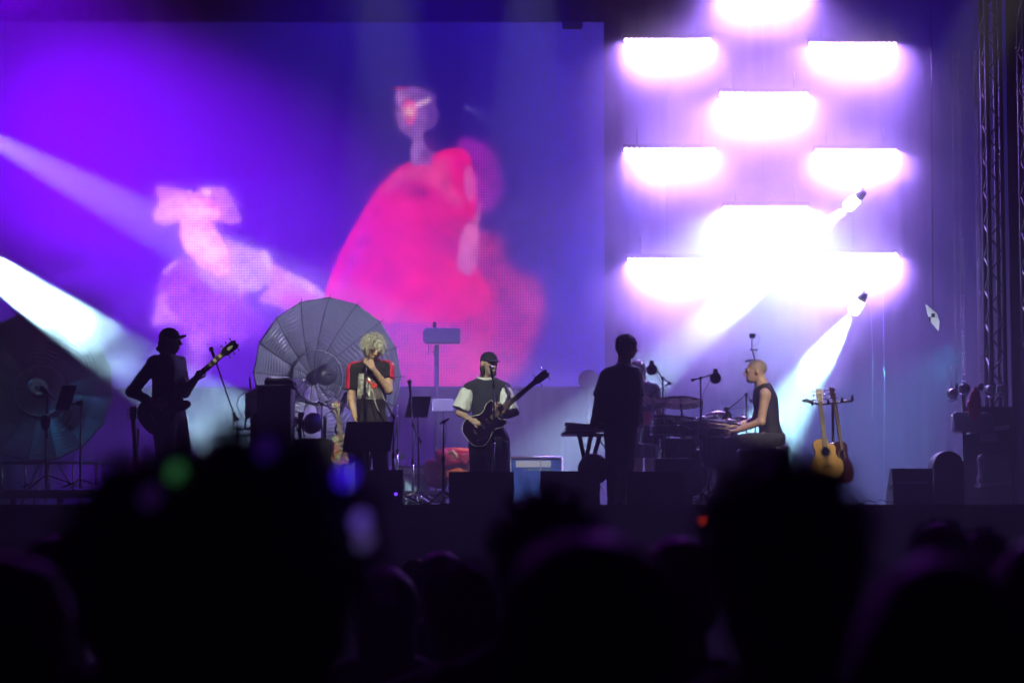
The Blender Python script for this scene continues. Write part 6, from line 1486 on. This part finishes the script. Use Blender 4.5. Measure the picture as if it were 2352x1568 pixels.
# pale drum-key lamp: tall lamp stand behind, near the far right case
# ---------------------------------------------------------------- the crowd in front of the stage
m_hairk = mat("crowd_hair_black", (.02,.016,.016), .4, spec=.8, sheen=.6, bump=.8, bscale=120)
m_hairb = mat("crowd_hair_brown", (.06,.035,.025), .4, sheen=.8, bump=.8, bscale=120)
m_hairl = mat("crowd_hair_fair", (.25,.17,.11), .5, bump=.8, bscale=120)
m_top = mat("crowd_top_dark", (.02,.018,.022), .9); m_top2 = mat("crowd_top_grey", (.08,.07,.08), .9); m_top3 = mat("crowd_top_wine", (.07,.012,.02), .9)
def fan(px, ytop, Y, wpx, label, style="curly", hair=None, top=None, yaw=180., extra=0., seed=1, dens=1.0, squash=1.0):
    """a standing visitor seen from behind: crown of the head at (px,ytop), hair wpx pixels wide"""
    hw = wpx/FPX*Y/2; q = P(px, ytop, Y); H = q.z; base = (q.x, Y, 0.0); rs = np.random.RandomState(seed)
    puff = max(.012, hw-.08); vpuff = max(.012, puff*.75*squash)
    hz_ = H-.118-vpuff
    J = dict(head=(0,0,hz_), neck=(0,.02,hz_-.165), pelvis=(0,.02,.95), sl=(-.17,.02,hz_-.235), sr=(.17,.02,hz_-.235), el=(-.23,.03,hz_-.52), er=(.23,.03,hz_-.52),
             wl=(-.19,.16,hz_-.74), wr=(.19,.16,hz_-.74), hl=(-.09,.02,.93), hr=(.09,.02,.93), kl=(-.1,.0,.5), kr=(.1,.02,.5), al=(-.12,.02,.09), ar=(.12,.03,.09))
    J = {k: (v[0], v[1], v[2]) for k, v in J.items()}; B = Body(J, 1.0, headyaw=yaw)
    t = empty("person", base, label, "person", "people of the crowd seen from behind")
    h1 = hand_caps(B.J['wl'], V(.2,.3,-1), V(1,0,0), 1, .35); h2 = hand_caps(B.J['wr'], V(-.2,.3,-1), V(-1,0,0), -1, .35)
    smesh_at("body", lambda p: B.skin(p), *B.bounds(), .022, base, m_skin2, t, [h1, h2], .005)
    def sh(p):
        d = B.torso(p, .022); d = smin(d, B.arm(p,'l',.018), .02); d = smin(d, B.arm(p,'r',.018), .02)
        d = smax(d, -(np.linalg.norm(p-B.J['neck']-V(0,.0,.06), axis=-1)-.08), .01)
        for a in ('wl','wr'): d = np.maximum(d, .05-np.linalg.norm(p-B.J[a], axis=-1))
        return np.maximum(d, .86-p[...,2])+wrinkle(p)
    smesh_at("top", sh, *B.bounds(), .022, base, top or m_top, t)
    def tr(p):
        d = smin(B.leg(p,'l',.02), B.leg(p,'r',.02), .02); return np.maximum(smin(d, ell_(p, B.J['pelvis'], (.17,.13,.13)), .05), p[...,2]-.98)+wrinkle(p)
    smesh_at("trousers", tr, *B.bounds(), .024, base, m_top, t)
    for a in 'lr': shoe(B, a, base, 180, m_shoe, t)
    c = B.J['head']; M = B.HM; hair = hair or m_hairk; r = V(.077+puff, .098+puff*.8, .09+vpuff); cc = V(0,-.02-puff*.15,.028)
    n1, n2 = (.35, .2) if style == "curly" else (.42, .26)
    def hf(p):
        g = (p-c) @ M; d = ell_(g, cc, r)
        if style in ("curly",): d = smin(d, ell_(g, (0,-.06,-.05), (r[0]*.92, r[1]*.75, r[2]*.95)), .04)
        elif style == "long": d = smin(d, cap_(g, (0,-.06,0), (0,-.07,-.27), .085+puff*.6, .075+puff*.5), .04)
        elif style == "short": d = smin(d, ell_(g, (0,-.045,-.04), (.08,.065,.07)), .03)
        a = max(puff, .02); d = d+a*n1*noise3(g+seed, 16)+a*n2*noise3(g+seed*3, 40)
        return np.maximum(d, -ell_(g, (0,.13+puff,-.05), (.075,.09+puff*.5,.1)))
    lim = r.max()+.12; ext = .38 if style == "long" else .2
    h = smesh_at("hair", hf, c-V(lim,lim,ext+lim*.3), c+V(lim,lim,lim), .010 if Y < 6 else .012, base, hair, t)
    if style == "hat": pass
    n = int((900 if style == "curly" else 750)*dens); ro, ti, mi = [], [], []
    for i in range(n):
        d_ = rs.normal(size=3); d_ /= np.linalg.norm(d_)
        if d_[1] > .5 and d_[2] < .35: continue
        if d_[2] < -.4: continue
        r0 = cc+d_*r*.93; 
        if style == "curly": out = d_*rs.uniform(.01,.03+puff*.25); tip = out+rs.normal(size=3)*.012; md = out*.9+rs.normal(size=3)*.02
        else: out = d_*rs.uniform(.003,.022); tip = out*1.0+V(rs.uniform(-.01,.01),rs.uniform(-.01,.01),-.03*(1.2-d_[2])); md = out
        ro.append(base+c+M@r0); mi.append(base+c+M@(r0+md)); ti.append(base+c+M@(r0+tip))
    strands("strand", ro, ti, .0016 if style != "curly" else .002, hair, h, mi, n=3, seg=4)
    return t, base, c, M
# largest, closest heads
big = fan(585, 1018, 2.42, 520, "nearest visitor, a huge mass of dark curls with added glowing glints", "curly", m_hairk, m_top, seed=2, dens=1.8, squash=.55)
fan(345, 1060, 3.0, 330, "visitor with rounded dark curls overlapping the left side of the nearest mass of curls", "curly", m_hairk, m_top, seed=3, squash=.8)
fan(1345, 1212, 2.55, 430, "visitor with smooth dark round hair rimmed in violet, lower centre", "short", m_hairb, m_top2, seed=4)
fan(1255, 1132, 4.2, 215, "visitor with ruffled dark hair directly behind the smooth violet-rimmed head", "curly", m_hairk, m_top, seed=5, squash=.7)
fan(1800, 1062, 2.9, 345, "visitor with a tall round dark afro, in front of the drummer", "curly", m_hairk, m_top, seed=6, dens=1.4, squash=.9)
fan(2150, 1275, 2.35, 370, "visitor with dark flat-topped hair at the lower right, beneath the two small curly heads", "long", m_hairb, m_top3, seed=7)
fan(1560, 1228, 5.2, 130, "visitor with short dark hair between the violet-rimmed head and the tall afro", "short", m_hairk, m_top, seed=8)
fan(2155, 1200, 8.0, 128, "visitor with bushy curls edged violet, left one of the small curly pair at the right", "curly", m_hairk, m_top, seed=9)
fan(2258, 1220, 8.6, 100, "visitor with bushy curls edged violet, right one of the small curly pair at the right", "curly", m_hairb, m_top2, seed=10)
fan(2312, 1242, 10.5, 74, "small far visitor with short dark hair just right of the small curly pair", "short", m_hairk, m_top, seed=15)
fan(2390, 1232, 3.6, 200, "visitor cut off by the right edge, only the violet-rimmed side of the head showing", "short", m_hairb, m_top3, seed=11)
fan(955, 1281, 11.5, 66, "small far visitor with fair cropped hair lit bright violet", "short", m_hairl, m_top, seed=12)
fan(1065, 1292, 6.2, 150, "visitor with untidy dark hair edged dim magenta, right of the small fair head", "curly", m_hairb, m_top3, seed=13, squash=.5)
fan(1012, 1262, 9.0, 90, "visitor with dark round hair behind the small fair head, hardly lit", "short", m_hairk, m_top, seed=16)
fan(890, 1302, 7.0, 96, "visitor with long dark hair, partly behind the nearest curls, edged violet", "long", m_hairk, m_top2, seed=17)
fan(20, 1265, 3.1, 240, "visitor with short dark hair at the lower left corner, edged faint violet", "short", m_hairb, m_top2, seed=14)
fan(135, 1228, 5.0, 140, "visitor with dark hair between the corner head and the rounded dark curls", "short", m_hairk, m_top, seed=18)
# blurred glints on the big curls, built as added glowing solids
def glint(px, py, Y, r, col, e, label):
    m = mat("glint_%d" % px, col, .3, emit=col, estr=e); c = P(px, py, Y)
    o = MB().lathe([(.0,-r*1.3),(r*.6,-r),(r,0),(r*.6,r),(0,r*1.3)], c, (.5,.2,1), 12).build("glowing_glint", m); tag(o, label, "glint", "added glowing shapes in place of glints on the nearest curls"); return o
glint(405, 1083, 2.32, .008, (.06,.3,.10), .32, "green added glowing glint at the left side of the nearest curls")
glint(612, 1030, 2.3, .009, (.05,.01,.30), .3, "dim purple added glowing glint on top of the nearest curls")
glint(795, 1092, 2.3, .009, (.05,.01,.95), .8, "deep blue added glowing glint at the right shoulder of the nearest curls")
glint(828, 1195, 2.3, .008, (.22,.12,.9), .4, "lavender added glowing glint at the right side of the nearest curls, upper of two")
glint(836, 1238, 2.3, .008, (.12,.08,.32), .5, "dull lavender added glowing glint below the brighter lavender one")
glint(345, 1140, 2.3, .010, (.04,.01,.12), .25, "very dim violet added glowing glint below the green one")
c = P(1612, 1195, 5.0); t = empty("indicator_pole", (c.x, 5.0, 0), "thin pole with a small red glowing lamp left of the tall afro", "pole lamp")
MB().tube([(c.x,5.0,0),(c.x,5.0,c.z-.01)], .006, 6).build("pole", m_rub, t); MB().ball(c, .008, 8, 6).build("red_lamp", mat("red_led", (.9,.05,.02), .3, emit=(1,.05,.02), estr=1.2), t)
# ---------------------------------------------------------------- key lights, most from the front rig; the umbrella's is added
spot((-.4, 13.5, 12.0), P(850, 890, 24.8), 4.4, 17000, (1,.97,.72), .5, .06, "key_light")
spot((-2.6, 13.5, 12.0), P(1092, 925, 25.5), 4.0, 14000, (.95,1,.86), .5, .06, "key_light")
spot((6.6, 15.0, 11.0), P(1765, 920, 26.0), 5.2, 15000, (1,.9,.76), .6, .06, "key_light")
spot((5.6, 14.0, 11.5), P(1895, 1030, 25.4), 4.6, 13000, (1,.85,.5), .5, .06, "key_light")
spot((4.6, 27.5, 7.5), P(770, 830, 31.9), 20, 1800, (.85,.9,1), .5, .05, "key_light")  # unseen lamp added at the side to bring out the umbrella's wrinkles
spot((-3.6, 19.0, 9.0), P(505, 815, 24.0), 2.6, 2600, (1,.95,.7), .6, .05, "key_light")
spot((-1.5, 26.0, 9.5), P(560, 940, 25.0), 9, 800, (.7,.7,1), .6, .05, "key_light")
spot((.3, 22.0, 9.5), P(1175, 1078, 30.5), 11, 4200, (.9,.95,1), .5, .05, "key_light")   # on the trunk and the bag
